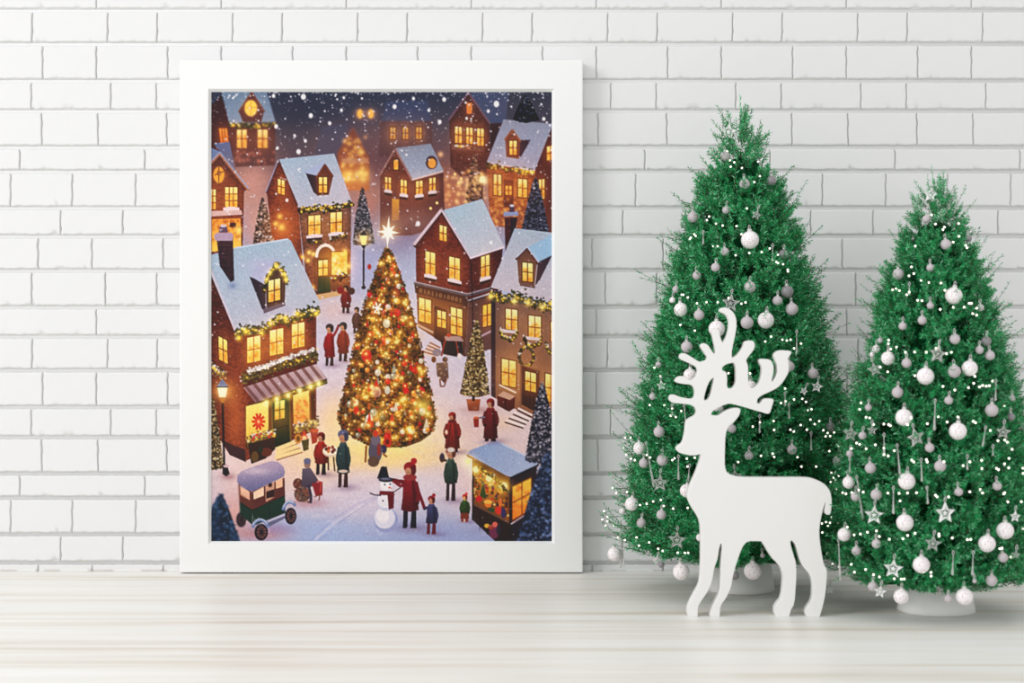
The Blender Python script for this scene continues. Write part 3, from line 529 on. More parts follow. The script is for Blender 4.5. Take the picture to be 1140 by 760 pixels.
    for k in range(3): P.poly([(306-k*.5, 498+k*4.6), (327+k*3, 490+k*4.6), (331+k*3, 493+k*4.6), (309-k*.5, 502+k*4.6)], (240, 208, 150)); P.line([(309-k*.5, 502.6+k*4.6), (331+k*3, 493.8+k*4.6)], 1.3, (160, 110, 80))
    P.ell(332, 488, 4, 5.4, (190, 130, 50)); P.ell(332, 488, 2, 3, (110, 70, 30)); P.poly([(335.5, 490), (344, 488), (343.5, 500), (338, 502)], (66, 70, 30)); P.poly([(335, 489), (338.5, 478), (343, 488)], (210, 70, 40)); P.ell(339, 487, 2.6, 2.4, (240, 190, 140)); P.poly([(345.5, 480), (354.5, 477), (353, 492), (347.5, 494)], (150, 48, 34)); P.ell(350, 479, 4.4, 2.2, (200, 90, 60))
    # street lamp at the left
    conifer(P, 236, 438, 224, 249.5, 520, (120, 96, 60), (214, 196, 160), 420, (50, 40, 30)); P.splat(254, 530, 8, 4, (150, 110, 120), .7)
    P.line([(248, 446), (250, 520)], 2.4, (36, 30, 36)); P.poly([(248, 517), (253, 517), (256, 527), (252, 530), (248, 527)], (40, 34, 44)); P.ell(252, 518.5, 3.4, 1.6, (200, 170, 180)); P.glow(248, 435, 13, (255, 170, 70), .7); P.poly([(242, 430), (254, 430), (251.5, 442), (244.5, 442)], (255, 246, 180)); P.poly([(241, 430.5), (247.8, 421.5), (255, 430.5)], (120, 130, 160)); P.line([(241.5, 430.5), (254.5, 430.5)], 1.2, (60, 50, 60)); P.poly([(244.5, 442), (251.5, 442), (249.5, 448), (246.5, 448)], (190, 130, 60)); P.glow(247.8, 436, 5, (255, 255, 200), .6)
    # ---------- people in the square
    person(P, 385, 318, 348.5, (120, 34, 34), (70, 40, 34), w=11); P.ell(391, 324, 4, 4, (70, 44, 40)); P.ell(379, 323, 4, 4, (130, 30, 34))
    person(P, 367, 361, 407, (150, 26, 34), (60, 44, 56), w=12.5, arm=(1, 377, 362)); person(P, 382, 359, 402, (134, 50, 40), (50, 50, 60), w=13)
    person(P, 397, 342, 371, (80, 56, 62), (44, 40, 44), w=10)
    for (x, y, rx, ry, k) in [(300, 400, 40, 34, .25), (262, 440, 12, 50, .28), (310, 470, 36, 18, .3), (360, 300, 24, 26, .28), (318, 230, 14, 36, .25), (495, 300, 26, 30, .16), (490, 355, 24, 20, .25), (590, 400, 22, 40, .2), (565, 205, 34, 26, .3), (248, 225, 20, 34, .3), (455, 225, 26, 26, .2), (520, 165, 22, 26, .18), (360, 500, 24, 16, .3), (395, 205, 18, 18, .3)]:
        P.glow(x, y, rx, (255, 110, 30), k*.75, ry)
    for k in range(260):
        x = 345+rng.rand()*200; y = 420+rng.rand()*180; P.splat(x, y, 2+rng.rand()*5, 1+rng.rand()*1.6, (236, 226, 236) if rng.rand() < .5 else (170, 160, 196), .16)
    # ---------- the great tree
    P.glow(431, 400, 60, (255, 160, 40), .35, 90); P.glow(431, 485, 60, (255, 190, 70), .5, 20)
    prof = [(431, 273), (424, 286), (418, 302), (412, 322), (405, 342), (400, 362), (395, 380), (391, 402), (386, 424), (381, 445), (376.5, 464), (380, 478), (394, 487), (410, 493), (430, 498), (452, 497), (468, 491), (479, 483), (485, 468), (481, 448), (477, 428), (472, 404), (467, 384), (463, 362), (457, 342), (452, 325), (445, 303), (438, 286)]
    P.poly(prof, (98, 58, 22), (116, 78, 28), noise=.12)
    hw = lambda y: np.interp(y, [273, 290, 340, 400, 465, 480, 498], [1, 9, 26, 41, 54, 50, 14])
    for k in range(5200):
        y = 274+(rng.rand()**.62)*223; w = hw(y); u = rng.rand()*2-1; x = 431+u*w*1.03; r = rng.rand(); lit = 1-.35*abs(u)
        if r < .42: c = np.array((70, 58, 22))*(.5+rng.rand())
        elif r < .66: c = np.array((196, 124, 44))*(.6+.5*rng.rand())*lit
        elif r < .82: c = np.array((240, 180, 84))*(.75+.35*rng.rand())*lit
        elif r < .9: c = np.array((176, 60, 24))*(.7+.5*rng.rand())
        else: c = np.array((54, 36, 16))
        P.ell(x, y, .6+rng.rand()*1.2, .6+rng.rand()*1.1, c, .75)
    for k in range(150):
        y = 284+(rng.rand()**.7)*205; w = hw(y)*.92; x = 431+(rng.rand()*2-1)*w; r = 1.5+rng.rand()*1.9*(.6+(y-270)/260)
        c = [(196, 30, 22), (214, 60, 30), (190, 100, 40), (205, 190, 170), (110, 96, 70), (230, 140, 60), (170, 24, 24), (150, 140, 120)][rng.randint(8)]
        if rng.rand() < .25: P.poly([(x, y-r*2), (x+r*.8, y+r), (x, y+r*1.4), (x-r*.8, y+r)], c)
        else: P.ell(x, y, r, r*1.1, c); P.ell(x-r*.3, y-r*.35, r*.35, r*.35, np.minimum(np.array(c)*1.5+40, 255), .8)
    for (x, y, r) in [(408, 396, 5.6), (442, 348, 3.6)]: P.ell(x, y, r, r*1.25, (204, 50, 34)); P.ell(x-1, y-2, r*.5, r*.5, (230, 100, 60), .7)
    P.ell(418.6, 436, 5.4, 6, (196, 150, 130)); P.ell(418, 438, 4, 4, (150, 96, 84), .6); P.ell(451.6, 434.5, 3.2, 3.8, (214, 34, 24)); P.ell(396.5, 456, 2.8, 5, (206, 34, 22)); P.poly([(411, 458), (414, 472), (408, 472)], (208, 40, 26)); P.poly([(438, 404), (441, 414), (436.5, 415)], (160, 170, 160)); P.ell(431, 434, 3, 4.6, (200, 196, 180)); P.ell(430, 360, 4, 5, (190, 182, 160)); P.ell(441, 326, 4, 5, (150, 50, 44), .6)
    for k in range(150):
        y = 280+(rng.rand()**.75)*212; w = hw(y)*.95; x = 431+(rng.rand()*2-1)*w; P.glow(x, y, 2.0+rng.rand()*2.2, (255, 150, 30), .6); P.ell(x, y, .9, .9, (255, 236, 160))
    for k in range(26):
        y = 300+rng.rand()*180; w = hw(y)*.85; x = 431+(rng.rand()*2-1)*w; P.glow(x, y, 6, (255, 130, 10), .5); P.glow(x, y, 2.2, (255, 240, 150), .95)
    P.glow(470, 452, 9, (255, 210, 90), .8); P.glow(420, 462, 8, (255, 210, 90), .6)
    for t in range(6):
        a = t*math.pi/3+.2; P.line([(420, 343), (420+6*math.cos(a), 343+7.2*math.sin(a))], 1.2, (248, 236, 226)); P.ell(420+4*math.cos(a), 343+5*math.sin(a), 1.2, 1.2, (248, 236, 226))
    P.ell(420, 343, 2, 2.4, (250, 244, 236))
    P.glow(431.6, 258, 13, (255, 200, 100), .6)
    st = []
    for t in range(16):
        a = t*math.pi/8-math.pi/2+.06; r = 18.5 if t in (0, 8) else (14 if t % 4 == 0 else 11.5) if t % 2 == 0 else 5; st.append((431.8+r*.9*math.cos(a), 258.5+r*math.sin(a)))
    P.poly(st, (255, 250, 226)); P.glow(431.8, 259, 5, (255, 250, 220), .6)
    # ---------- market stall
    s8 = lambda x, y: (425+x/5.065, 460+y/5.065); s7 = lambda x, y: (225+x/5.065, 460+y/5.065)
    P.splat(548, 590, 26, 10, (150, 150, 190), .6)
    P.poly([s8(720, 355), s8(872, 285), s8(850, 720), s8(720, 720)], (58, 44, 50), (46, 38, 50)); P.poly([s8(508, 255), s8(722, 365), s8(722, 612), s8(508, 505)], (74, 44, 24), (150, 90, 30))
    P.glow(*s8(610, 420), 16, (255, 170, 40), .6, 16)
    for k in range(150):
        u, v = rng.rand(2); x = 512+200*u; y = 300+110*u+v*175; c = [(190, 50, 36), (230, 160, 60), (60, 80, 44), (214, 110, 50), (90, 50, 30), (240, 210, 140), (60, 50, 90)][rng.randint(7)]
        if y > 610-(720-x)*.5: continue
        P.ell(*s8(x, y), .8+rng.rand()*1.1, .8+rng.rand()*1.2, c, .75)
    P.poly([s8(548, 470), s8(570, 385), s8(588, 480)], (70, 90, 44)); P.ell(*s8(545, 480), 3.4, 3.4, (200, 40, 40)); P.ell(*s8(597, 505), 4, 4.6, (230, 130, 50)); P.ell(*s8(597, 498), 5, 2, (240, 180, 80)); P.ell(*s8(612, 545), 4, 3, (50, 90, 60)); P.ell(*s8(655, 545), 3.6, 4.6, (210, 60, 44)); P.ell(*s8(682, 560), 2.6, 6, (70, 60, 110)); P.ell(*s8(665, 500), 2, 5, (220, 120, 60))
    P.poly([s8(508, 500), s8(722, 608), s8(722, 626), s8(508, 516)], (120, 84, 64)); P.poly([s8(510, 514), s8(722, 624), s8(722, 722), s8(640, 722), s8(510, 600)], (64, 42, 36), (50, 36, 40)); P.line([s8(512, 262), s8(510, 600)], 1.8, (44, 30, 30)); P.line([s8(722, 365), s8(722, 720)], 2.6, (50, 38, 40))
    for x in (550, 590, 630, 675): P.line([s8(x, 520+(x-510)*.52), s8(x, 640+(x-510)*.5)], .6, (40, 26, 26))
    P.poly([s8(476, 228), s8(722, 358), s8(722, 375), s8(480, 244)], (120, 84, 50)); P.poly([s8(718, 352), s8(884, 278), s8(880, 296), s8(720, 378)], (40, 34, 46)); P.poly([s8(480, 226), s8(500, 205), s8(640, 152), s8(660, 158), s8(884, 274), s8(870, 290), s8(725, 356), s8(700, 350)], (138, 158, 200), (166, 178, 214), (s8(500, 200), s8(800, 320)), noise=.03); P.line([s8(640, 153), s8(884, 276)], 1.2, (196, 206, 236))
    def wq(u, v): x = 735+103*u; return s8(x, 413-50*u+v*(185-10*u))
    P.poly([wq(-.06, -.05), wq(1.06, -.05), wq(1.06, 1.05), wq(-.06, 1.08)], (110, 60, 30)); P.poly([wq(0, 0), wq(1, 0), wq(1, 1), wq(0, 1)], (255, 200, 80), (246, 130, 40), noise=.06)
    for k in range(26): u, v = rng.rand(2); P.splat(*wq(u*.9+.05, v*.9+.05), 1.4, 1.6, (220, 90, 30), .5)
    P.line([wq(.5, 0), wq(.5, 1)], 1.1, (90, 44, 20)); P.line([wq(0, .48), wq(1, .48)], 1.1, (90, 44, 20)); P.line([wq(-.1, 1.1), wq(1.1, 1.06)], 1.4, (200, 180, 200)); P.glow(*wq(.5, .5), 9, (255, 150, 50), .25)
    for (x, y, r) in [(485, 270, 3.2), (527, 315, 3.4), (602, 365, 3.6), (685, 408, 4)]: P.glow(*s8(x, y), 8, (255, 190, 60), .9); P.ell(*s8(x, y), r, r*1.05, (255, 244, 170))
    garland(P, [s8(545, 300), s8(640, 360), s8(705, 440)], 5, 60, .5, (110, 90, 30)); P.ell(*s8(630, 665), 5.5, 8, (120, 56, 90)); P.ell(*s8(635, 625), 3, 3, (220, 110, 100)); P.ell(*s8(590, 632), 3, 2.4, (220, 170, 60)); P.ell(*s8(612, 640), 3, 2.6, (160, 70, 50)); P.ell(*s8(655, 655), 2.4, 6, (60, 50, 70))
    # people right of the tree
    person(P, 503, 459, 503, (150, 44, 30), (160, 40, 34), w=18, long=.9, scarf=(120, 40, 30)); P.line([s8(385, 60), s8(372, 180)], 1.4, (100, 30, 24)); P.ell(*s8(362, 105), 1.5, 2.6, (230, 200, 180))
    person(P, 545.5, 444, 491, (120, 30, 34), (150, 34, 36), w=17, long=.92); P.poly([s8(514, 28), s8(545, 22), s8(543, 78), s8(518, 76)], (150, 44, 26)); P.ell(*s8(530, 24), 3, 1.4, (200, 110, 70)); P.line([s8(580, 20), s8(545, 25)], 2, (120, 110, 130))
    person(P, 501.5, 498, 557, (64, 84, 74), (150, 90, 80), w=14.5, long=.66, legs=(60, 34, 38)); P.ell(*s8(388, 205), 4, 2.6, (206, 196, 190)); P.line([s8(365, 265), s8(340, 262)], 2.6, (60, 78, 70)); P.ell(*s8(338, 250), 3, 5, (100, 62, 50)); P.ell(*s8(338, 240), 1.6, 3.4, (60, 60, 90))
    person(P, 517, 550, 580.5, (66, 92, 44), (190, 60, 40), w=11, long=.7, legs=(140, 60, 40), pompon=True, skin=(235, 190, 120)); P.poly([s8(443, 560), s8(487, 560), s8(490, 592), s8(440, 592)], (130, 62, 44)); P.line([s8(463, 595), s8(463, 612)], 1, (240, 200, 180))
    # snowman, mother and child
    P.splat(440, 586, 18, 6, (150, 160, 205), .7); P.ell(429.5, 578.5, 13.4, 13.8, (150, 158, 200)); P.ell(428, 576, 11.6, 12, (208, 208, 230)); P.ell(426, 573, 7, 8, (232, 228, 240), .8)
    P.ell(429.5, 558, 10, 10.5, (190, 192, 220)); P.ell(428, 556.5, 8, 8.6, (226, 224, 238), .8); P.ell(430, 540, 7, 8.2, (214, 214, 232)); P.ell(428.5, 539, 5, 6, (236, 232, 240), .8)
    P.poly([s8(-5, 300), s8(12, 296), s8(42, 366), s8(-28, 366)], (38, 36, 52)); P.poly([(426, 520.5), (430, 518.5), (433, 532), (423.5, 532)], (40, 38, 54)); P.ell(429.6, 533.5, 8.2, 2.8, (46, 44, 62)); P.ell(429, 532.6, 6, 1.4, (150, 150, 180), .6); P.poly([(432.5, 541), (437, 543.5), (432, 543)], (226, 90, 40)); P.ell(428, 539, .8, .9, (30, 30, 40)); P.ell(434, 538.5, .8, .9, (30, 30, 40))
    P.poly([(422.5, 546), (438, 546.5), (439, 551), (422, 550.5)], (124, 24, 44)); P.poly([(431, 549), (438.5, 551), (438, 565), (432.5, 567)], (112, 22, 42)); P.ell(426, 557, .8, .9, (40, 40, 60)); P.line([(411.5, 548.5), (417, 550.5), (424, 551)], 1.2, (64, 44, 56)); P.line([(437, 548), (446, 542)], 1., (64, 44, 56))
    person(P, 456, 515, 587.5, (134, 20, 40), (150, 26, 40), w=21, long=.72, legs=(34, 34, 52), scarf=(150, 60, 60), pompon=True, arm=(-1, 437.5, 534)); P.line([(463, 540), (469, 556), (472, 565)], 3.4, (124, 20, 38))
    P.line([(437, 534.5), (446, 541), (452, 537)], 3.2, (130, 22, 40))
    person(P, 480, 552, 594, (70, 70, 110), (140, 30, 44), w=14, long=.7, legs=(110, 30, 40), pompon=True, arm=(-1, 472, 566))
    # table group and figures left of it
    person(P, 357.5, 481.5, 528, (160, 44, 30), (130, 34, 28), w=15, long=.72); P.line([s7(710, 240), s7(712, 320)], 1.6, (70, 40, 40)); P.line([s7(740, 240), s7(748, 325)], 1.6, (70, 40, 40)); P.ell(*s7(728, 215), 9.6, 6, (214, 190, 170)); P.ell(*s7(726, 208), 9, 5, (240, 222, 200))
    for (x, y, c) in [(700, 200, (90, 50, 40)), (715, 195, (170, 60, 40)), (735, 190, (150, 80, 60)), (745, 205, (120, 60, 40)), (712, 212, (200, 120, 60)), (735, 215, (120, 46, 36))]: P.ell(*s7(x, y), 1.8, 2, c)
    person(P, 382, 479, 542, (58, 80, 84), (104, 104, 134), w=15, long=.74, legs=(70, 36, 34)); P.ell(*s7(795, 325), 5.4, 1.8, (200, 180, 170))
    P.ell(*s7(975, 215), 7.6, 13, (100, 92, 108)); P.ell(*s7(978, 150), 5.6, 6, (120, 110, 124)); P.ell(*s7(977, 113), 3, 3.8, (200, 70, 44)); P.ell(*s7(965, 270), 6.4, 6, (110, 84, 70)); P.line([s7(925, 180), s7(920, 275)], 2.4, (150, 90, 40)); P.ell(*s7(995, 205), 2, 7, (150, 60, 50))
    P.ell(*s8(30, 160), 4.6, 5.4, (206, 60, 30)); P.ell(*s8(30, 160), 2.4, 3, (120, 40, 24)); P.ell(*s8(12, 200), 3, 5, (70, 60, 90)); P.line([s8(5, 225), s8(28, 245)], 2, (150, 90, 50))
    P.splat(*s7(600, 505), 20, 5, (180, 140, 150), .8); P.ell(*s7(540, 395), 5.4, 6, (110, 66, 60)); P.ell(*s7(565, 455), 9, 8.6, (110, 84, 76))
    for k in range(50): P.ell(*s7(520+rng.rand()*90, 370+rng.rand()*130), 1, .9, [(150, 120, 100), (70, 50, 50), (180, 90, 70)][rng.randint(3)], .7)
    P.poly([s7(565, 310), s7(610, 305), s7(655, 375), s7(640, 400), s7(600, 420), s7(560, 410)], (110, 98, 116), (84, 72, 90)); P.ell(*s7(593, 285), 3.6, 4.6, (150, 120, 110)); P.ell(*s7(593, 268), 4, 3.4, (110, 110, 140)); P.line([s7(600, 400), s7(615, 470), s7(610, 505)], 3, (70, 60, 80)); P.poly([s7(618, 392), s7(680, 385), s7(678, 460), s7(640, 465)], (146, 40, 50)); P.line([s7(632, 470), s7(665, 455), s7(658, 490)], 1.3, (130, 70, 50)); P.line([s7(645, 380), s7(672, 385), s7(665, 440)], 1.3, (190, 80, 70))
    # ---------- old motor car
    P.splat(290, 594, 30, 8, (190, 120, 110), .6); P.splat(*s7(420, 650), 20, 6, (150, 130, 170), .6)
    def wheel(x, y, rx, ry):
        P.ell(*s7(x, y), rx, ry, (34, 28, 40)); P.ell(*s7(x+2, y), rx*.72, ry*.76, (120, 84, 84)); 
        for k in range(5): a = k*.628+.3; c = s7(x+2, y); P.line([(c[0]-rx*.7*math.cos(a), c[1]-ry*.74*math.sin(a)), (c[0]+rx*.7*math.cos(a), c[1]+ry*.74*math.sin(a))], .9, (36, 28, 40))
        P.ell(*s7(x+2, y), rx*.24, ry*.24, (40, 32, 44))
    wheel(222, 597, 5.4, 8.2)
    P.poly([s7(205, 380), s7(280, 440), s7(285, 545), s7(212, 500)], (110, 62, 54)); P.poly([s7(280, 440), s7(466, 360), s7(468, 462), s7(283, 545)], (104, 56, 52))
    P.poly([s7(214, 402), s7(268, 440), s7(270, 488), s7(218, 458)], (240, 196, 170), (214, 160, 140)); P.poly([s7(290, 442), s7(348, 412), s7(349, 462), s7(292, 484)], (240, 200, 174)); P.poly([s7(357, 408), s7(408, 385), s7(409, 470), s7(360, 498)], (196, 150, 130)); P.ell(*s7(384, 400), 2.2, 3, (70, 40, 40)); P.poly([s7(362, 440), s7(408, 425), s7(409, 468), s7(362, 480)], (64, 34, 36)); P.poly([s7(415, 380), s7(454, 362), s7(455, 412), s7(417, 424)], (232, 180, 150))
    P.poly([s7(212, 500), s7(284, 545), s7(286, 628), s7(216, 568)], (30, 66, 54)); P.poly([s7(284, 545), s7(468, 462), s7(470, 560), s7(290, 632)], (34, 74, 58), (26, 58, 48)); P.line([s7(212, 500), s7(284, 545), s7(468, 462)], 1., (20, 40, 36)); P.line([s7(380, 505), s7(382, 590)], .7, (20, 40, 36))
    P.poly([s7(365, 615), s7(465, 572), s7(468, 590), s7(375, 640)], (110, 110, 140)); P.line([s7(365, 612), s7(465, 572)], 1.4, (180, 180, 205))
    wheel(334, 668, 7.4, 9.2); wheel(500, 577, 6.4, 9.2)
    for (cx, cy, rx, ry, a0, a1) in [(330, 650, 44, 52, 3.3, 6.1), (495, 560, 40, 62, 3.4, 5.6)]:
        P.line([s7(cx+rx*math.cos(t), cy+ry*math.sin(t)) for t in np.linspace(a0, a1, 9)], 3.4, (116, 134, 176)); P.line([s7(cx+rx*math.cos(t)-2, cy+ry*math.sin(t)-4) for t in np.linspace(a0+.2, a1-.3, 9)], 1.1, (190, 200, 226))
    P.poly([s7(198, 385), s7(200, 350), s7(222, 325), s7(300, 295), s7(390, 267), s7(430, 272), s7(460, 300), s7(468, 330), s7(462, 355), s7(400, 385), s7(290, 436), s7(262, 434), s7(215, 408)], (178, 160, 184), (112, 112, 152), (s7(300, 280), s7(320, 430)), noise=.03); P.splat(*s7(310, 325), 15, 4, (212, 194, 206), .6)
    # ---------- front conifers
    conifer(P, 602.7, 425, 584, 622, 512, (62, 64, 84), (176, 170, 186), 900, (28, 26, 40)); conifer(P, 609.8, 502, 574, 644, 606, (58, 76, 112), (118, 136, 178), 700, (30, 36, 64), soft=2.2); conifer(P, 246, 549, 222, 268, 608, (34, 62, 92), (74, 108, 146), 360, (22, 40, 66), soft=2.6); P.splat(240, 590, 8, 16, (30, 60, 90), .6)
    P.blur(234, 540, 272, 603, 4); P.blur(574, 500, 616, 603, 2)
    # ---------- falling snow
    for k in range(1500):
        y = 103+(rng.rand()**1.9)*330; x = 235+rng.rand()*380; r = .3+rng.rand()**3*1.0; P.ell(x, y, r, r, (226, 226, 240), .45+.45*rng.rand(), .8)
    for k in range(110): x = 235+rng.rand()*380; y = 420+rng.rand()*180; P.ell(x, y, .5, .5, (245, 240, 245), .6)
    for (x, y, r) in [(337.8, 108, 3), (346, 129, 2.5), (332.5, 169, 2.6), (304.7, 107, 2), (307.5, 141, 2.3), (367, 137.5, 2), (380, 123, 1.8), (382.6, 109, 1.5), (340, 157, 1.8), (328, 151, 1.5), (439, 119, 2.4), (494, 111, 2.3), (489, 136, 2.3), (552, 116, 3.2), (543, 124, 1.8), (604.6, 132.6, 2), (460, 110, 1.8), (477, 123, 1.7), (465, 249, 2.6), (546, 270, 1.8), (319.5, 223, 1.8), (519, 132, 1.5), (309, 165, 1.6)]:
        P.ell(x, y, r*.92, r*1.1, (236, 238, 248), .92, 1.4)
    a = P.a; g = a.mean(-1, keepdims=True); a = g+(a-g)*.98; a = 255*np.clip(a/255., 0, 1)**1.1; a = a+(a-128)*.08
    P.a = np.clip(a, 0, 255); P.blur(PX0, PY0, PX1, PY1, 1)
    # crisp up, then a gentle contrast curve
    src = P.a.copy(); P.blur(PX0, PY0, PX1, PY1, 4); src = src+.8*(src-P.a)
    lo = P.rng.randn(P.H//3+2, P.W//3+2); n = np.kron(lo, np.ones((3, 3)))[:P.H, :P.W]+.7*P.rng.randn(P.H, P.W)
    src = src*(1+.016*n[..., None]); t = np.clip(src/255., 0, 1); t = t*.55+.45*t*t*(3-2*t); g = t.mean(-1, keepdims=True); t = .025+.975*(g+(t-g)*.93)
    return np.clip(t*np.array([1.02, .985, .96]), 0, 1)
# ------------------------------------------------------------------ white picture frame standing on the floor against the wall
FD = 3.30                               # distance of the frame's face from the camera
fl = P(200, 67, FD); fr = P(649, 638, FD); FX0, FX1, FZ1 = fl.x, fr.x, fl.z; FY = FD-CAM_D
fc = (FX0+FX1)/2
picture = bpy.data.objects.new('picture_frame', None); C.objects.link(picture); picture.location = (fc, -.012, 0)
tag(picture, 'large white framed print of a snowy Christmas village standing against the brick wall', 'picture frame')
def sweep_rect(name, x0, x1, z0, z1, prof, mat, parent, org):
    bm = bmesh.new(); corners = [(x0, z0, 1, 1), (x1, z0, -1, 1), (x1, z1, -1, -1), (x0, z1, 1, -1)]
    R = [[bm.verts.new((cx+sx*o-org[0], y-org[1], cz+sz*o)) for (o, y) in prof] for (cx, cz, sx, sz) in corners]
    for k in range(4):
        a, b = R[k], R[(k+1) % 4]
        for i in range(len(prof)): j = (i+1) % len(prof); bm.faces.new((a[i], b[i], b[j], a[j]))
    return bm_obj(name, bm, mat, parent, smooth=False)
org = (fc, -.012); w = 32.2*FD/F; z0 = .0022; bk = -.004; fy = FY
prof = [(0, bk), (0, fy+.0022), (.0007, fy+.0008), (.0022, fy), (w-.0012, fy), (w-.0003, fy+.0004), (w, fy+.0012), (w+.0042, fy+.0062), (w+.0042, fy+.0074), (w-.006, fy+.0076), (w-.006, bk)]
sweep_rect('moulding', FX0, FX1, z0, FZ1, prof, M['frame'], picture, org)
PD = FD+.0066; pa = P(PX0, PY0, PD); pb = P(PX1, PY1, PD); py = PD-CAM_D
def slab(name, x0, x1, y0, y1, za, zb, mat, parent):
    bm = bmesh.new(); bmesh.ops.create_cube(bm, size=1)
    for v in bm.verts: v.co = ((x0+x1)/2+v.co.x*(x1-x0)-org[0], (y0+y1)/2+v.co.y*(y1-y0)-org[1], (za+zb)/2+v.co.z*(zb-za))
    return bm_obj(name, bm, mat, parent, smooth=False)
slab('mat_board', FX0+w-.005, FX1-w+.005, py+.0004, py+.002, z0+w-.005, FZ1-w+.005, M['mat_board'], picture)
slab('backing_board', FX0+w-.02, FX1-w+.02, py+.0022, -.0045, z0+w-.02, FZ1-w+.02, M['backing'], picture)
for x in (FX0+.09, FX1-.09): slab('shadow_gap_foot', x-.012, x+.012, fy+.012, fy+.03, .0, z0+.0004, M['rubber'], picture)  # added feet, lifting the moulding so a thin shadow gap shows below
# the sheet: a grid of small facets that carries the painting as its colours
img = paint_print(); H, W = img.shape[:2]
gx = np.linspace(pa.x, pb.x, W)-org[0]; gz = np.linspace(pa.z, pb.z, H); X, Z = np.meshgrid(gx, gz)
V = np.stack([X, np.full(X.shape, py-org[1]), Z], -1).reshape(-1, 3)
i, k = np.meshgrid(np.arange(H-1), np.arange(W-1), indexing='ij'); q = i*W+k
m = M['print'] = new_mat('printed_paper', S(200), .6, .25); at = N(m, 'ShaderNodeAttribute'); at.attribute_name = 'ink'; L(m, at.outputs['Color'], bsdf(m).inputs['Base Color'])
sheet = mesh_np('village_print', V, np.stack([q, q+W, q+W+1, q+1], -1).reshape(-1, 4), m, picture, smooth=False)
sheet['label'] = 'colourful printed snowy village scene with a glowing Christmas tree'
ink = sheet.data.color_attributes.new('ink', 'FLOAT_COLOR', 'POINT')
lin = np.where(img <= .04045, img/12.92, ((img+.055)/1.055)**2.4)*.9
ink.data.foreach_set('color', np.concatenate([np.clip(lin, 0, 1), np.ones((H, W, 1))], -1).astype(np.float32).ravel())
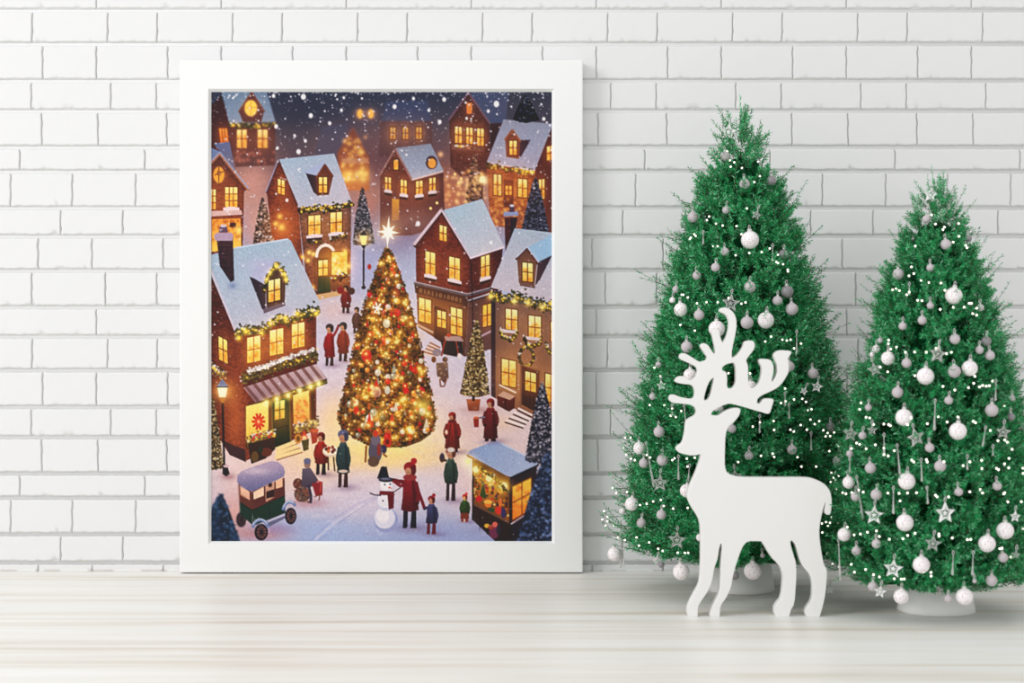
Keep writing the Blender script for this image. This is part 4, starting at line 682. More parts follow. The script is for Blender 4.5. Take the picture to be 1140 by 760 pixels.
# ------------------------------------------------------------------ reindeer cut from a thick white board
DEER = [(801.5,346.5),(803,344.6),(806.5,344),(812,346),(816.5,350.5),(819,357),(819,366),(817.5,375),(815,385),(813.6,395),(814,401),(820,398),(825,392),(828,386.5),(828.6,383.2),(830.5,381.3),(837.5,381),(839.4,383.6),(839.2,389),(835.5,394),(830.5,400.5),(829.8,403.5),(831.8,408),(832,416),(832,424),(833.2,431),(836.5,434.6),(841,432.5),(845.6,428),(848.4,419),(848.8,410),(846,405.3),(845.2,402.6),(847.4,401.2),(856.6,402),(858.6,405),(860.6,409.5),(860,417),(858,425),(859.2,427.4),(863,422.8),(865.8,416),(865.4,407),(862.6,400),(862,397),(863.6,394.4),(867.8,391.7),(880,392.4),(880,395),(876.3,399.8),(877.2,406),(877.4,415),(874,421.5),(869.7,428),(864.5,433),(856.6,437),(848.7,440.4),(842.6,444.5),(841.6,450),(845.2,452),(848.6,447.6),(850.7,445.4),(859.4,445.6),(860.6,447.6),(858,455.5),(856.6,460.5),(854,461.8),(849.3,460.2),(839.5,457.5),(829,454.2),(819.7,451.8),(811.6,449.8),(803,452.6),(792.8,457.8),(789.4,463),(794,464.6),(800,464.4),(806,459.8),(813.7,456.5),(821.6,455.7),(823.9,458),(821.8,464.2),(816.5,470.8),(810,476),(807.8,481.5),(806.5,490),(805.9,511.6),(806.1,521),(808.5,527.8),(814.5,531.2),(823.7,533.1),(850,533.4),(875,533.4),(898,533.4),(906,535),(913.7,538.2),(919.2,542.4),(923.4,548.2),(925.4,558.5),(924.2,572),(922.4,574.2),(919.6,573.6),(918,571.5),(919.2,562),(918.4,558.6),(916,566),(913.2,577),(911.2,590),(911.6,601),(913,612),(916.2,630),(919.6,634.6),(919.9,640),(919,652.6),(917.8,664),(915.4,675),(911.8,687.3),(898,687.3),(896.2,684),(897.2,679),(904.6,669.8),(905.2,652.6),(902.2,641),(895,633),(890.6,625),(887.5,613),(885,606),(881,602.2),(878.9,603.5),(879.7,610),(883.2,621),(885.3,628),(885.7,638),(885.4,648.7),(883.6,673.4),(879.2,680.4),(878,687.3),(863.8,687.3),(862.2,682),(863.2,676),(870.6,667.6),(872.6,646),(871.6,639),(868.5,631),(859.7,622.6),(848.4,604.2),(847.4,603.2),(831,603.2),(825,611),(818.4,630),(815,642),(813,655),(808,666),(801,675.6),(799.9,687.3),(790.2,687.3),(789.8,684),(795,672),(801.6,660.5),(802.4,640),(802.8,626),(803.9,612),(803.6,606.5),(801.5,605.8),(799.4,610),(797.4,623.7),(793.6,633.5),(792.2,643.4),(788.4,656.6),(777,673.4),(775.2,679),(775.2,687.3),(765.8,687.3),(764.6,683),(765.4,676),(772.4,662.5),(778.2,652.4),(779.6,640),(780.2,620),(780,588),(777.4,577.6),(769.8,566.5),(765.2,556.8),(765.2,549.5),(768.6,540),(774,528.4),(777.8,518),(779.8,509),(779.2,506.2),(774,507.6),(767.6,508),(755.8,505.2),(752.8,502.4),(753,499),(759.6,495),(762.4,483),(763.3,471.6),(765.4,468.6),(773.6,464),(775.5,459.4),(773.2,454.2),(767.6,451.2),(758,450.2),(748,449.4),(744.4,446),(745.4,442),(749.2,441),(757,444.3),(768.4,446.3),(772.6,444.6),(773.6,438),(771.8,431.8),(768.6,429.2),(761,428.4),(754.5,427.5),(750.8,425.4),(753,422.4),(756.2,420.6),(760,420.8),(765,424.8),(770,425.2),(774.6,421),(776.8,414),(775,409.5),(768.3,405.8),(756.8,400.8),(756.2,398),(758,395.4),(761.5,395),(769,399.5),(776,404.2),(780.5,404.8),(785.6,403),(788,399.6),(783.5,393),(779.8,387.8),(780.2,385),(783.2,383.8),(787,386),(792.4,394.6),(794.8,396.4),(796.2,394.6),(796,388.7),(794.4,380.5),(792.6,372.5),(793.6,368.6),(797,367.6),(799.6,370.6),(801.8,379.5),(804,384.4),(807.5,379.5),(810.4,373.5),(812.2,366),(812.2,358),(809.6,352.4),(806,349.6),(802.6,348.6)]
HOLES = [[(794.4,420.6),(790,423.2),(786.2,430),(783.6,438),(782,446),(783.6,447.8),(787.2,447),(790.4,442),(792.4,433),(794,426)],
         [(802.6,411.6),(804,409.2),(808,406.2),(815,404.6),(817.4,405),(819.2,409),(819.9,417),(819.6,428),(816.4,433.2),(811.5,435),(808.3,432.4),(808.6,422.6),(808,416),(803.6,414.4)]]
DD = 2.785; DT = .024
cu = bpy.data.curves.new('reindeer_outline', 'CURVE'); cu.dimensions = '2D'; cu.fill_mode = 'BOTH'; cu.extrude = DT/2-.0008; cu.bevel_depth = .0008; cu.bevel_resolution = 1
ox = P(843, 687.3, DD)
def chaikin(p):
    q = []
    for k in range(len(p)):
        a, b = np.array(p[k]), np.array(p[(k+1) % len(p)])
        if a[1] > 686 or b[1] > 686: q += [tuple(a*.97+b*.03), tuple(a*.03+b*.97)] if (a[1] > 686 and b[1] > 686) else ([tuple(a*.97+b*.03), tuple(a*.25+b*.75)] if a[1] > 686 else [tuple(a*.75+b*.25), tuple(a*.03+b*.97)])
        else: q += [tuple(a*.78+b*.22), tuple(a*.22+b*.78)]
    return q
for pl in [DEER]+HOLES:
    pl = chaikin(pl); sp = cu.splines.new('POLY'); sp.points.add(len(pl)-1); sp.use_cyclic_u = True
    for pt, (x, y) in zip(sp.points, pl):
        v = P(x+1.1 if x < 800 else x+.5, y, DD)-ox; pt.co = (v.x, v.z, 0, 1)
tmp = bpy.data.objects.new('tmp', cu); C.objects.link(tmp); dg = bpy.context.evaluated_depsgraph_get()
me = bpy.data.meshes.new_from_object(tmp.evaluated_get(dg)); bpy.data.objects.remove(tmp)
me.transform(Matrix.Rotation(math.pi/2, 4, 'X')); zmin = min(v.co.z for v in me.vertices); me.transform(Matrix.Translation((0, 0, -zmin)))
me.name = 'reindeer_figure'; me.materials.clear(); me.materials.append(M['deer'])
deer = bpy.data.objects.new('reindeer_figure', me); C.objects.link(deer); deer.location = (ox.x, DD-CAM_D+DT/2, 0)
tag(deer, 'flat white cut-out reindeer with branching antlers standing before the taller tree', 'reindeer figure')
# ------------------------------------------------------------------ potted evergreen trees
TD = 3.08; TK = TD/F
PROF = [(116, 1), (130, 5), (150, 14), (175, 27), (200, 40), (250, 59), (300, 77), (350, 91), (400, 104), (450, 114), (500, 122), (550, 128), (590, 131), (606, 125), (617, 108), (625, 70)]
pz = np.array([CAM_H-(y-380)*TK for y, r in PROF])[::-1]; pr = np.array([r*TK for y, r in PROF])[::-1]
def R_at(z): return np.interp(z, pz, pr, left=pr[0], right=0)
ZB, ZT = pz[0], pz[-1]
def foliage():
    rs = np.random.RandomState(5)
    # sprays: a handful of twigs fan out from one point just inside the crown and reach outwards and up
    NC = 1150; PER = 8; NT = NC*PER; cdf_z = np.linspace(ZB+.006, ZT, 400); cdf = np.cumsum((R_at(cdf_z)+.001)*np.where(cdf_z > ZT-.13, .5, 1)); cdf /= cdf[-1]
    zc = np.interp((np.arange(NC)+rs.rand(NC))/NC, cdf, cdf_z); tc_ = (np.arange(NC)*2.39996+.5*rs.randn(NC)) % (2*np.pi)
    fc_ = .70+.17*rs.rand(NC); inner = np.arange(NC) % 5 == 0; fc_[inner] = .50+.12*rs.rand(inner.sum()); rep = lambda v: np.repeat(v, PER)
    z, th, frac = rep(zc), rep(tc_), rep(fc_); t = (z-ZB)/(ZT-ZB)
    j = rs.randn(NT, 3)*.007; r = R_at(z)*frac
    ln = .022+.018*rs.rand(NT)+.1*np.maximum(0, .05-.2*r)*0; ln *= 1-.15*t; ln = np.minimum(np.maximum(ln, (R_at(z)-r)*1.0), .062)
    lead = (np.arange(NT) % PER == 0) & (rs.rand(NT) < .5); ln[lead] *= 1.6+.6*rs.rand(lead.sum())
    upw = .30+.45*t+2.6*np.clip(t-.74, 0, 1); upw = rep(.22*rs.randn(NC))+upw+.38*rs.randn(NT); upw = np.where(t < .07, np.abs(upw)*.6+.05, upw)
    aa = th+rep(.3*rs.randn(NC))+.42*rs.randn(NT); d = np.stack([np.cos(aa), np.sin(aa), upw], -1); d /= np.linalg.norm(d, axis=1)[:, None]
    o = np.stack([r*np.cos(th), r*np.sin(th), z-.012*(t > .05)], -1)+j; o[:, 2] = np.maximum(o[:, 2], ZB+.006)
    # extra leading shoots round the tip
    sx = lambda x: (x-824.5)*TK
    sz = lambda y: CAM_H-(y-380)*TK
    top = np.array([[sx(a_), -.03, sz(b_), c_-a_, -4, b_-d_, math.hypot(c_-a_, b_-d_)*TK] for a_, b_, c_, d_ in ((704, 594, 672, 567), (706, 603, 669, 586), (700, 590, 677, 577), (712, 508, 692, 486), (714, 512, 690, 498), (704, 562, 680, 543), (706, 450, 688, 432), (716, 402, 700, 384))]+[[.0, 0, ZT-.085, 0, 0, 1, .085], [-.022, -.006, ZT-.12, -.12, 0, 1, .075], [.02, -.01, ZT-.11, .22, -.05, 1, .075], [.034, 0, ZT-.13, .3, 0, 1, .07], [-.012, .01, ZT-.1, -.02, .1, 1, .075], [.008, .0, ZT-.1, .1, .1, 1, .085], [-.03, .01, ZT-.14, -.3, 0, 1, .06], [.05, .01, ZT-.16, .8, 0, .7, .06]])
    o = np.vstack([o, top[:, :3]]); d = np.vstack([d, top[:, 3:6]/np.linalg.norm(top[:, 3:6], axis=1)[:, None]]); ln = np.r_[ln, top[:, 6]]; NT = len(ln)
    curl = rs.randn(NT, 3)*.12; curl[:, 2] += .22
    def at(s): return o+d*(ln*s)[:, None]+curl*(ln*s*s)[:, None]*.6
    # stems
    rings = []; ss = np.array([0, .35, .7, 1.]); up = np.array([0, 0, 1.]); a = np.cross(d, up); a /= np.linalg.norm(a, axis=1)[:, None]+1e-9; b = np.cross(d, a)
    VS = []
    for s in ss:
        p = at(s); rr = .0007*(1-.6*s)
        for k in range(3): g = k*2.0944; VS.append(p+rr*(math.cos(g)*a+math.sin(g)*b))
    VS = np.stack(VS, 1).reshape(-1, 3); i = np.arange(NT)[:, None, None]*12; j = np.arange(3)[None, :, None]*3; k = np.arange(3)[None, None, :]; k2 = (k+1) % 3
    FS = np.stack(np.broadcast_arrays(i+j+k, i+j+k2, i+j+3+k2, i+j+3+k), -1).reshape(-1, 4)
    # needles
    NN = 26; s = (np.arange(NN)+.5)/NN; s = .12+.88*s; s = s[None]+rs.randn(NT, NN)*.01
    p = o[:, None]+d[:, None]*(ln[:, None]*s)[..., None]+curl[:, None]*(ln[:, None]*s*s)[..., None]*.6
    g = np.arange(NN)[None]*2.4+rs.rand(NT)[:, None]*6.28+.3*rs.randn(NT, NN)
    rad = np.cos(g)[..., None]*a[:, None]+np.sin(g)[..., None]*b[:, None]; fw = .55+.35*rs.rand(NT, NN, 1)+.5*s[..., None]**4
    nd = rad+fw*d[:, None]+.15*rs.randn(NT, NN, 3); nd /= np.linalg.norm(nd, axis=-1)[..., None]
    nl = (.0076+.0034*rs.rand(NT, NN, 1))*(1-.35*s[..., None]**3); side = np.cross(nd, rad+.4*rs.randn(NT, NN, 3)); side /= np.linalg.norm(side, axis=-1)[..., None]
    wv = .00088+.00028*rs.rand(NT, NN, 1)
    v0 = p; v1 = p+nd*nl*.45+side*wv; v2 = p+nd*nl; v3 = p+nd*nl*.45-side*wv
    VN = np.stack([v0, v1, v2, v3], 2).reshape(-1, 3); FN = np.arange(len(VN)).reshape(-1, 4)
    return (VS, FS), (VN, FN)
(VS, FS), (VN, FN) = foliage()
# inner mass of shaded sprays that fills the crown
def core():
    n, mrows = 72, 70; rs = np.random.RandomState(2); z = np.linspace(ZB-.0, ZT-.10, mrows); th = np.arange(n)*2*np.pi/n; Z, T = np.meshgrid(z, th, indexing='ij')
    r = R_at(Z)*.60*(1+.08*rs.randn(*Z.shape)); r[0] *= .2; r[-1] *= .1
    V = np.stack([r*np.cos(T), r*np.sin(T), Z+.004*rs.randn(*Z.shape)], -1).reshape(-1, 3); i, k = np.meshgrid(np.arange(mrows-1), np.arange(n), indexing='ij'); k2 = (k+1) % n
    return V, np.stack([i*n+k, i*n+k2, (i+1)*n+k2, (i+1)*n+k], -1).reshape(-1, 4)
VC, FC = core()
def make_tree(name, loc, label, potr):
    t = bpy.data.objects.new(name, None); C.objects.link(t); t.location = loc; tag(t, label, 'Christmas tree')
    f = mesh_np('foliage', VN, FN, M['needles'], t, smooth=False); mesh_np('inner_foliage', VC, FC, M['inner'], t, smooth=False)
    mesh_np('branches', VS, FS, M['bark'], t)
    V, Fc = tube_np([(0, 0, .03), (0.001, 0, .2), (-.001, .001, .45), (0, 0, .7), (0, 0, ZT-.09)], [.011, .009, .006, .003, .001], 10)
    mesh_np('trunk', V, Fc, M['bark'], t)
    bm = bmesh.new(); p = potr; lathe(bm, [(0, .0005), (p*.97, .0005), (p, .002), (p*.985, .012), (p*.93, .034), (p*.86, .056), (p*.85, .060), (p*.82, .060), (p*.81, .052), (0, .050)], 64)
    pot = bm_obj('pot', bm, M['pot'], t); pot['label'] = 'white flared pot'
    bm = bmesh.new(); lathe(bm, [(0, .051), (p*.4, .053), (p*.8, .051), (p*.8, .0505), (0, .0505)], 24); bm_obj('pot_filling', bm, M['soil'], t)
    return t
T1X, T1Y = (824.5-570)*TK, TD-CAM_D
tree1 = make_tree('potted_christmas_tree', (T1X, T1Y, 0), 'taller potted evergreen with pale baubles standing behind the white reindeer', 37.5*TK)
T2D = 2.844; SC = .831; T2X, T2Y = (1042-570)*T2D/F, T2D-CAM_D
tree2 = bpy.data.objects.new('potted_christmas_tree', None); C.objects.link(tree2)
for ch in list(tree1.children):
    c = ch.copy(); C.objects.link(c); c.parent = tree2
    if ch.name.startswith('pot'): c.scale = (1.26, 1.26, 1.05 if ch.name == 'pot' else 1.05)
    else: c.rotation_euler.z = 1.9
tree2.location = (T2X, T2Y, 0); tree2.scale = (SC, SC, SC)
tag(tree2, 'shorter potted evergreen with pale baubles and lights, nearest the right edge', 'Christmas tree')

# ------------------------------------------------------------------ what hangs on the trees
ZS = CAM_H-(606-380)*TK
def surf(x, y, tree, out=0.):
    ax, ay, sc = (T1X, T1Y, 1.) if tree == 1 else (T2X, T2Y, SC)
    best = None
    dd = np.linspace(2.5, 3.3, 1601); px = (x-570)*dd/F; pz_ = CAM_H-(y-380)*dd/F; py_ = dd-CAM_D
    q = np.hypot(px-ax, py_-ay)-(R_at(np.clip(pz_/sc, ZS, ZT))*sc+out); hit = np.nonzero(q <= 0)[0]
    i = hit[0] if len(hit) else int(np.argmin(q)); i = min(i, int(np.argmin(np.abs(py_-ay))))
    return Vector((px[i], py_[i], pz_[i])), dd[i]
TREES = {1: ('taller', 826, 112, 640), 2: ('shorter', 1045, 190, 662)}
rs = random.Random(4)
def ball_meshes():
    out = {}
    for k, mt in (('W', 'white_ball'), ('G', 'grey_ball'), ('D', 'dark_ball')):
        bm = bmesh.new(); bmesh.ops.create_uvsphere(bm, u_segments=28, v_segments=18, radius=1); me = bpy.data.meshes.new('bauble'); bm.to_mesh(me); bm.free(); me.materials.append(M[mt])
        for p in me.polygons: p.use_smooth = True
        out[k] = me
    return out
BALL = ball_meshes()
def ball_meshes_scaled(kind, r, cache={}):
    key = (kind, round(r*4000))
    if key not in cache:
        me = BALL[kind].copy(); me.transform(Matrix.Scale(r, 4)); me.name = 'bauble'; cache[key] = me
    return cache[key]
def cap_mesh(r):
    bm = bmesh.new(); lathe(bm, [(0, r*.93), (r*.26, r*.93), (r*.27, r*1.2), (r*.2, r*1.24), (0, r*1.25)], 14); me = bpy.data.meshes.new('cap'); bm.to_mesh(me); bm.free(); me.materials.append(M['cap']); return me
def loop_mesh(name, z0, h, rad=.0006, w=.0016):
    pts = [(w*math.sin(a), 0, z0+h/2-h/2*math.cos(a)) for a in np.linspace(0, 2*math.pi, 15)]; V, Fc = tube_np(pts, rad, 5); return V, Fc
def add_loop(parent, z0, h, rad=.0006, w=.0016):
    V, Fc = loop_mesh('hanging_loop', z0, h, rad, w); return mesh_np('hanging_loop', V, Fc, M['loop'], parent)
def place(tree, x, y):
    nm, cx, yt, yb = TREES[tree]; t = (y-yt)/(yb-yt); half = np.interp(t, [0, .2, .5, .8, 1], [14, 52, 92, 124, 128])*(1 if tree == 1 else .88); u = (x-cx)/half
    hz = 'at its left edge' if u < -.72 else 'left of centre' if u < -.2 else 'near its middle line' if u < .2 else 'right of centre' if u < .72 else 'at its right edge'
    wd = ['at the very tip', 'one tenth down', 'two tenths down', 'three tenths down', 'four tenths down', 'halfway down', 'six tenths down', 'seven tenths down', 'eight tenths down', 'nine tenths down', 'along its lowest rim']
    return '%s tree, %s, %s' % (nm, wd[int(min(10, max(0, round(t*10))))], hz)
PENDING = []       # (object, phrase before, place, x, y) -> labels made distinct below
BALLS1 = [(807.4,173.8,11.5,'G'),(829,205,12,'G'),(858.7,200.8,11,'D'),(808.4,233.5,9,'G'),(771.6,241.4,13,'G'),(835,267,20,'W'),(807,280,9,'G'),(796.5,297.5,10,'G'),(872,283,11,'D'),(775.7,306.5,9.5,'G'),(835,319.5,13,'G'),(752.6,322,8,'G'),(876.3,324.5,14,'D'),(865.5,334.6,11,'G'),(881.5,344,14,'G'),(758,344.6,15.5,'W'),(748.7,334,7,'W'),(778.3,350.5,12,'G'),(831.6,359,14,'G'),(852.6,356.4,18.5,'W'),(798,366,18.5,'W'),(764.6,386,13,'G'),(878.5,408,12.5,'G'),(905,415.5,12,'G'),(768.3,417.5,15,'W'),(733,406,7,'G'),(726.6,441,8,'G'),(836,430,13,'W'),(800.5,455,10,'G'),(814.8,477,10,'G'),(833.8,507,10,'G'),(881.6,500.3,11,'G'),(733.8,480.4,12.5,'G'),(712,498.6,14,'W'),(716.6,515.4,10.5,'G'),(737.6,512,13,'G'),(924.6,475,10,'D'),(934,513,14,'W'),(764.5,546,15,'W'),(703.4,560.8,15.5,'W'),(693,569,7.5,'W'),(736.3,572.6,11,'G'),(714,581.8,10.5,'G'),(779.4,598,9,'W'),(684.3,616.6,16,'W'),(758.4,636.3,18.5,'W'),(731.8,624,9,'G'),(736.2,628.4,7,'D'),(818,640.4,10,'D'),(838,635.4,19.5,'W'),(849,618,5.5,'G')]
BALLS2 = [(1031.3,243.8,9,'G'),(1053,272,12,'G'),(1078,265.5,8,'D'),(1035.8,298,8.5,'G'),(1000,305,12.5,'G'),(1061.8,329,19,'W'),(1035.8,340,8,'G'),(1026.7,356.4,10,'G'),(1005,362.8,9,'G'),(1091.4,342.3,8,'G'),(1063,377.3,11.5,'G'),(1098,379.6,11,'D'),(1090.4,389.4,9,'G'),(1102,395.5,11,'G'),(980.3,378.6,6.5,'G'),(975.5,388.4,9,'W'),(971,394.6,6,'W'),(988.6,398.6,15,'W'),(1009.3,404,11,'G'),(1030.3,418.6,19,'W'),(999.2,436.6,12.5,'G'),(1062.6,413.4,14,'G'),(1079.5,409.8,17.5,'W'),(1056,445.6,9.5,'G'),(1104,456.4,14.5,'G'),(1066.4,479.8,19.5,'W'),(1006.5,464.4,19,'W'),(966.8,453.4,8,'G'),(960.3,484.6,9,'G'),(1035,498.2,10.5,'G'),(946,504.8,8,'G'),(969.2,520.8,12.5,'G'),(1046.6,518.8,13,'G'),(1009.5,535.4,19,'W'),(944.9,536.8,14,'W'),(952.6,552.4,11,'G'),(975.5,550.4,12.5,'G'),(1067.2,547.3,9.5,'G'),(1110,540.7,10,'G'),(1007.5,581.6,19,'W'),(940,594.8,15,'W'),(953.3,613,10.5,'G'),(975.7,605,10.5,'G'),(1119,590.4,19,'W'),(1098.8,605,19,'W'),(1025.8,628.4,19,'W'),(1116.6,620.4,11,'G'),(1104,646,12.5,'G'),(1003.3,663.8,17,'W'),(1073.8,663.8,19,'W'),(1055.4,666.4,8.5,'G'),(971.7,652.6,11,'G'),(1085,646.6,5,'G'),(1125.4,464,9,'D'),(1127,443,7,'G')]
FINISH = {'W': 'white speckled', 'G': 'dusty grey', 'D': 'dark grey'}
for tree, lst in ((1, BALLS1), (2, BALLS2)):
    for (x, y, dm, kind) in lst:
        p, d = surf(x, y, tree, .006); r = dm/2*d/F
        o = bpy.data.objects.new('bauble', ball_meshes_scaled(kind, r)); C.objects.link(o); o.location = P(x, y, d); o.rotation_euler = (rs.uniform(-.12, .12), rs.uniform(-.12, .12), 0)
        c = bpy.data.objects.new('cap', cap_mesh(r)); C.objects.link(c); c.parent = o; add_loop(o, r*1.2, .007)
        tag(o, None, 'bauble', FINISH[kind]+' baubles on the '+TREES[tree][0]+' tree')
        PENDING.append((o, ('large ' if dm > 16 else 'small ' if dm < 9.6 else '')+FINISH[kind]+' bauble, ', tree, x, y))
def star_mesh(R, mat, hollow=.55, t=.2):
    # five-pointed ornament: raised outer star frame with an open centre and a smaller star held inside it
    bm = bmesh.new()
    def ring(s, y): return [bm.verts.new((s*R*(1 if k % 2 == 0 else .46)*math.sin(k*math.pi/5), y, s*R*(1 if k % 2 == 0 else .46)*math.cos(k*math.pi/5))) for k in range(10)]
    a = ring(1, 0); f = ring(.86, -R*t); g = ring(.62, -R*t*.4); h = ring(.62, R*t*.4); b = ring(.86, R*t)
    for p, q in ((a, f), (f, g), (g, h), (h, b), (b, a)):
        for k in range(10): j = (k+1) % 10; bm.faces.new((p[k], p[j], q[j], q[k]))
    s = ring(.34, 0); c0 = bm.verts.new((0, -R*t*.7, 0)); c1 = bm.verts.new((0, R*t*.7, 0))
    for k in range(10): j = (k+1) % 10; bm.faces.new((s[k], s[j], c0)); bm.faces.new((s[j], s[k], c1))
    for k in range(0, 10, 2):   # spokes
        a0 = k*math.pi/5; u = Vector((math.sin(a0), 0, math.cos(a0))); w = Vector((math.cos(a0), 0, -math.sin(a0)))*R*.035; y = Vector((0, R*.05, 0)); p, q = u*R*.3, u*R*.66
        vs = [bm.verts.new(e+s1*w+s2*y) for e in (p, q) for s1, s2 in ((1, 1), (1, -1), (-1, -1), (-1, 1))]
        for m_ in range(4): n_ = (m_+1) % 4; bm.faces.new((vs[m_], vs[n_], vs[4+n_], vs[4+m_]))
    return bm
# (x, y, width, tree, finish, tilt)
STARS = [(811,147,20,1,'s',.15),(813.6,337.5,21,1,'g',.1),(736.4,429,11.5,1,'s',-.1),(735,537.5,20.5,1,'g',.02),(753.7,601.3,21,1,'g',.05),(909.5,430.4,14,1,'s',.2),(895,435,10,1,'s',.5),(818.5,530.5,17,1,'g',-.1),(924,656.5,10,1,'s',0),(842,239,12,1,'g',.3),
         (1036,217,17,2,'s',.1),(974,411,17,2,'g',-.3),(1044,394,21,2,'g',.15),(947,483,18,2,'g',.1),(971,478.6,11.5,2,'g',0),(1019.5,487,21,2,'g',-.25),(973.3,573.4,22,2,'s',.05),(1052.2,571,24,2,'s',0),(1038.6,605,19,2,'g',.12),(1130,575,13,2,'s',.1),(994.4,633,22,2,'s',.1),(979.8,658.6,14.5,2,'s',.15),(1131,617.5,11,2,'g',.1),(1117,481,17,2,'g',.1)]
for (x, y, wd, tree, fin, tilt) in STARS:
    p, d = surf(x, y, tree, .012); R = wd/1.9*d/F; o = bm_obj('star_ornament', star_mesh(R, None), M['silver' if fin == 's' else 'glass'], smooth=False, loc=P(x, y, d)); o.rotation_euler = (0, tilt, rs.uniform(-.35, .35)); add_loop(o, R*.98, .008)
    tag(o, None, 'star ornament', 'star ornaments on the %s tree' % TREES[tree][0]); PENDING.append((o, ('white openwork' if fin == 's' else 'clear openwork')+' star, ', tree, x, y))
# glass drops: (x, top, bottom, lean in px, tree)
DROPS = [(782.8,260,272,0,1),(860.3,275,289,0,1),(760.4,453,488,-3,1),(715,495,543,-9,1),(748.2,453,463,0,1),(755.4,510,534,0,1),(887,371,395,0,1),(845.7,465,482,0,1),(878.5,452,466,0,1),(903,484,501,0,1),(768,520,533,1,1),(691,599,632,0,1),(694.5,612,630,0,1),(874,440,452,0,1),
         (1041.6,448,479,1,2),(997.6,498,528.5,-3,2),(1025,514,536,-1,2),(1031.6,545,561,-1,2),(984.2,486,506,0,2),(950.6,533,579,-7,2),(946,512,526,0,2),(1061.8,617,640,1,2),(1084,617,640,1,2),(1109,426,446,.5,2),(1098.4,478,497,3,2),(1077,510,523,0,2),(1105.5,499,507,0,2),(994.6,545,572,0,2),(932.6,603,646,-2,2),(1012.3,318,328,0,2),(1101,552,556,0,2)]
DROPS = [q for q in DROPS if q[2]-q[1] > 7]
for (x, ya, yb, lean, tree) in DROPS:
    p, d = surf(x, (ya+yb)/2, tree, .012); k = d/F; h = (yb-ya)*k; r = min(.0026, .0016+h*.015)
    bm = bmesh.new(); lathe(bm, [(0, -h), (r*.6, -h), (r, -h+r*.9), (r*.8, -h*.8), (r*.45, -h*.45), (r*.3, -h*.12), (r*.55, -h*.05), (0, 0)], 10)
    o = bm_obj('glass_drop', bm, M['glass'], loc=P(x-lean/2, ya, d)); o.rotation_euler = (0, math.atan2(-lean, yb-ya)*-1, 0); add_loop(o, 0, .006)
    tag(o, None, 'hanging glass drop', 'slender glass drops on the %s tree' % TREES[tree][0]); PENDING.append((o, ('long' if yb-ya > 25 else 'short')+' slender glass drop, ', tree, x, (ya+yb)/2))
# a label that singles each one out
from collections import defaultdict
cells = defaultdict(list)
for q in PENDING: cells[q[1]+place(q[2], q[3], q[4])].append(q)
for base_, lst in cells.items():
    if len(lst) == 1: lst[0][0]['label'] = base_; continue
    xs = [q[3] for q in lst]; ys_ = [q[4] for q in lst]; vert = (max(ys_)-min(ys_)) >= (max(xs)-min(xs)); lst.sort(key=lambda q: q[4] if vert else q[3])
    names = ({2: ['upper', 'lower'], 3: ['topmost', 'middle', 'lowest'], 4: ['topmost', 'second from top', 'third from top', 'lowest']} if vert else {2: ['left-hand', 'right-hand'], 3: ['leftmost', 'middle', 'rightmost'], 4: ['leftmost', 'second from left', 'third from left', 'rightmost']})[len(lst)]
    for nme, q in zip(names, lst): q[0]['label'] = nme+' '+base_

# ------------------------------------------------------------------ light strings
B1 = [(812.5,178.5),(817.5,180.6),(809.5,168.5),(813.5,185.5),(826,187),(839.8,202.6),(846,196),(844,180),(831.5,232),(789.5,241),(787,245),(797,249),(804.5,251),(820,251.7),(769,264.5),(773,260.6),(774.5,262.5),(768,266),(794,274),(799,274),(819,284),(825.3,260.6),(834.2,281.5),(848,280.5),(857,276.5),(866,283.5),(860,289.5),(864.3,291.5),(866.2,292.5),(871.8,294),(877,300),(877.2,302),(759,328),(760.8,328),(765.7,331),(776,337.6),(786.5,336.3),(799,336.3),(811,331.6),(825.3,338),(830,336.5),(773.5,368),(757.5,361.5),(858.4,374.6),(852,380),(871,378),(876,379),(880.2,378),(891.7,382.3),(884,387.7),(835,415.5),(811,415.3),(876,399.6),(874,432.3),(884,444.5),(893.2,443.7),(897.3,447.3),(869.5,448.5),(874.5,446.5),(903.5,455.5),(899,456.5),(861.2,468.5),(838,474.7),(846,470),(861.8,478.4),(880,478.2),(883.8,480.2),(891.4,473),(902.2,467),(907,472),(912,468.6),(898.3,478.2),(916.6,478.8),(921.4,481.8),(928.6,481.2),(919.2,485.5),(924.2,485.3),(933.5,497),(923.3,502),(860.2,504.8),(861.9,508.5),(847.2,507.3),(821.8,514.2),(887.8,508.7),(892.2,519.2),(908.6,519.2),(925.7,525.9),(929.5,525.4),(933.7,529.4),(927.8,531.8),(930.5,534.4),(924.8,536.4),(931.2,544),(937.9,548.2),(723.3,450.7),(739.7,451),(748.3,454.5),(746.7,462.6),(752.4,464),(758.4,457.4),(728.6,409),(735.2,418.6),(696,487),(702,487.2),(694,498),(697.2,506),(702.6,510.3),(706.7,512),(720,506.3),(723.8,509),(748.5,512),(751,510),(764.6,510.3),(773.6,509.4),(765.4,519.2),(698,547.5),(682,543),(686,548.6),(672.4,568.8),(712.6,562),(720,560.6),(727.2,558),(735.8,556.3),(739,563),(749.4,566),(765.6,565.2),(676,575),(670.6,578),(676.2,580),(674.2,585),(683,584.6),(688,597.7),(695.8,601),(711.4,607.2),(708.7,598),(722.8,603.6),(732.8,610.6),(737.8,613),(754.5,615),(762.5,615.2),(766.2,615.2),(915,582.5),(919.6,581),(921.7,585),(924,581.7),(932.8,581.6),(915.4,592.5),(925,575.6),(921,615.5),(926.8,627.5),(934.3,630.6)]
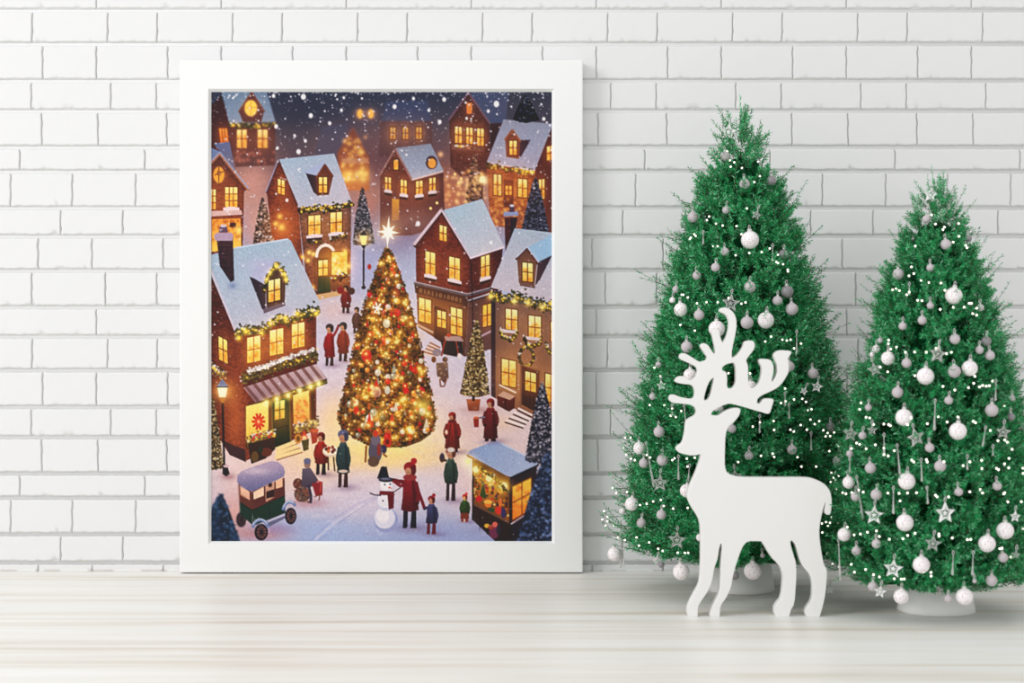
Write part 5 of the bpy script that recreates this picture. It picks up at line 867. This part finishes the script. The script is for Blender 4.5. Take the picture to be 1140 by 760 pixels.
B2 = [(1037,239.2),(1041.5,249.4),(1051.4,252.8),(1049.8,255.5),(1067.3,248.8),(1067.6,263),(1061.3,269.4),(1075,273),(1076.5,275.7),(1019,273.8),(1014.7,297),(1017.4,304.4),(1012,307),(1025.3,312),(1034,314.3),(1047.5,315),(1052,323),(993.8,322.5),(1001.3,323.4),(997.6,321),(1009.4,328),(1012.2,325),(1021.6,334.3),(1026.4,334.5),(1046.8,344.3),(1061.3,342),(1073.3,341.8),(1079,337.6),(1081.4,337.5),(1087.3,343),(1082.9,349),(1087.3,350.7),(989,382.5),(989.3,378.5),(991.6,388.6),(998,386.2),(1008,392),(1018.2,391.7),(1031.2,392),(1042,387.6),(1053.8,393.5),(1059,392),(1018.5,418),(988.3,413.8),(980,408.5),(1085.3,418.8),(1084,426.6),(1078.2,431.3),(1090.5,430.5),(1094,429),(1098,429.7),(1101.4,429.2),(1063,434),(1049.7,430),(1105,424),(1044.5,463.7),(1032.4,471.5),(1054.4,469.6),(1066.4,464),(1083.5,468.8),(1086,470.4),(1118.5,451.7),(1102.5,479),(1111,490.4),(1118.6,489.6),(1121.4,492),(1126.8,500),(1123.3,510),(1118.3,516.2),(1123,520.6),(1138.8,521),(1139,526.8),(1109.4,521.2),(1111.7,522.6),(1092.8,512.3),(1093.2,521.3),(1079.8,513.8),(1072.3,518.2),(1050.9,513.8),(1031.4,511.4),(1032.3,514),(958.6,448.3),(957.2,455.5),(964.3,464.3),(968.2,465),(972.5,472.4),(984,471.8),(989.2,472.4),(991.2,473.6),(1014.4,465),(1010.4,472.7),(953.6,493),(957,494.5),(964.3,499.4),(974.5,495),(984.1,498.6),(984.1,506),(988.9,507.4),(995.6,501.4),(948,499),(1015,512),(1017.2,514),(938.2,548.2),(941.9,549.4),(948.3,548),(956,545.3),(961,547.6),(988.4,548.7),(1001,549),(1010.4,548.6),(1020.4,548.4),(1002.1,557.4),(943.3,586.6),(951,595.3),(957.8,594.2),(965.8,592.2),(975.8,590.8),(979,597),(990.1,600),(1005.2,599.4),(1010.5,595.8),(1018.8,593.4),(1041.5,551),(1043.3,552.8),(1056,553),(1079.7,547.2),(1091.2,544.8),(1093.8,548.5),(1117.4,549.5),(1118.6,548.3),(1122,558.4),(1137,558.2),(1138.7,588),(1045.3,594.2),(1045.5,596.5),(1060.2,598.6),(1077,600.5),(1080.6,600.3),(1113,610.5),(1115.5,610),(1125.2,620),(947.7,628),(951.2,636.6),(963.7,633.7),(972.5,639.5),(979,642),(995.6,644),(1003.4,644.5),(1006.6,644.3),(1028,636),(1036.4,637),(1036.6,641)]
bm = bmesh.new(); bmesh.ops.create_uvsphere(bm, u_segments=10, v_segments=7, radius=.0018)
BULB = bpy.data.meshes.new('bulb'); bm.to_mesh(BULB); bm.free(); BULB.materials.append(M['bulb'])
for p in BULB.polygons: p.use_smooth = True
for tree, pts, lab in ((1, B1, 'string of tiny white lights wound through the taller tree'), (2, B2, 'string of tiny white lights wound through the shorter tree')):
    rows = defaultdict(list)
    for q in pts: rows[int(q[1]//17)].append(q)
    order = []
    for n_, k in enumerate(sorted(rows)): order += sorted(rows[k], key=lambda q: q[0] if n_ % 2 == 0 else -q[0])
    pos = []
    for (x, y) in order:
        p, d = surf(x, y, tree, .011); pos.append(P(x, y, d))
    ax, ay = (T1X, T1Y) if tree == 1 else (T2X, T2Y)
    path = []
    for a, b in zip(pos[:-1], pos[1:]):
        path.append(a+Vector((0, .0022, 0)))
        L_ = (b-a).length
        if L_ > .02:
            n_ = int(L_/.02)+1
            for j in range(1, n_):       # between bulbs the cord dips into the branches
                c = a.lerp(b, j/n_); v = Vector((c.x-ax, c.y-ay, 0)); rr = R_at(c.z if tree == 1 else c.z/SC)*(1 if tree == 1 else SC)*.9
                ang = math.atan2(c.y-ay, c.x-ax); path.append(Vector((ax+rr*math.cos(ang), ay+rr*math.sin(ang), c.z-.003)))
    path.append(pos[-1]+Vector((0, .0022, 0)))
    V, Fc = tube_np(np.array([list(v) for v in path]), .0005, 4); s_ = mesh_np('string_lights', V, Fc, M['cord']); tag(s_, lab, 'string lights')
    keep = set(range(len(pos))) if len(pos) <= 100 else set(sorted(range(len(pos)), key=lambda i: pos[i].y)[:100])
    for i in sorted(keep): b = bpy.data.objects.new('bulb', BULB); C.objects.link(b); b.parent = s_; b.location = pos[i]
    rest = [pos[i] for i in range(len(pos)) if i not in keep]
    if rest:
        bv = np.array([list(v.co) for v in BULB.vertices]); bf = [list(p.vertices) for p in BULB.polygons]; V = np.concatenate([bv+np.array(list(p)) for p in rest]); n0 = len(bv)
        f4 = np.array([[i*n0+k for k in f] for i in range(len(rest)) for f in bf if len(f) == 4]); f3 = np.array([[i*n0+k for k in f] for i in range(len(rest)) for f in bf if len(f) == 3])
        tag(mesh_np('bulbs', V, [f4, f3], M['bulb'], s_), kind='stuff')
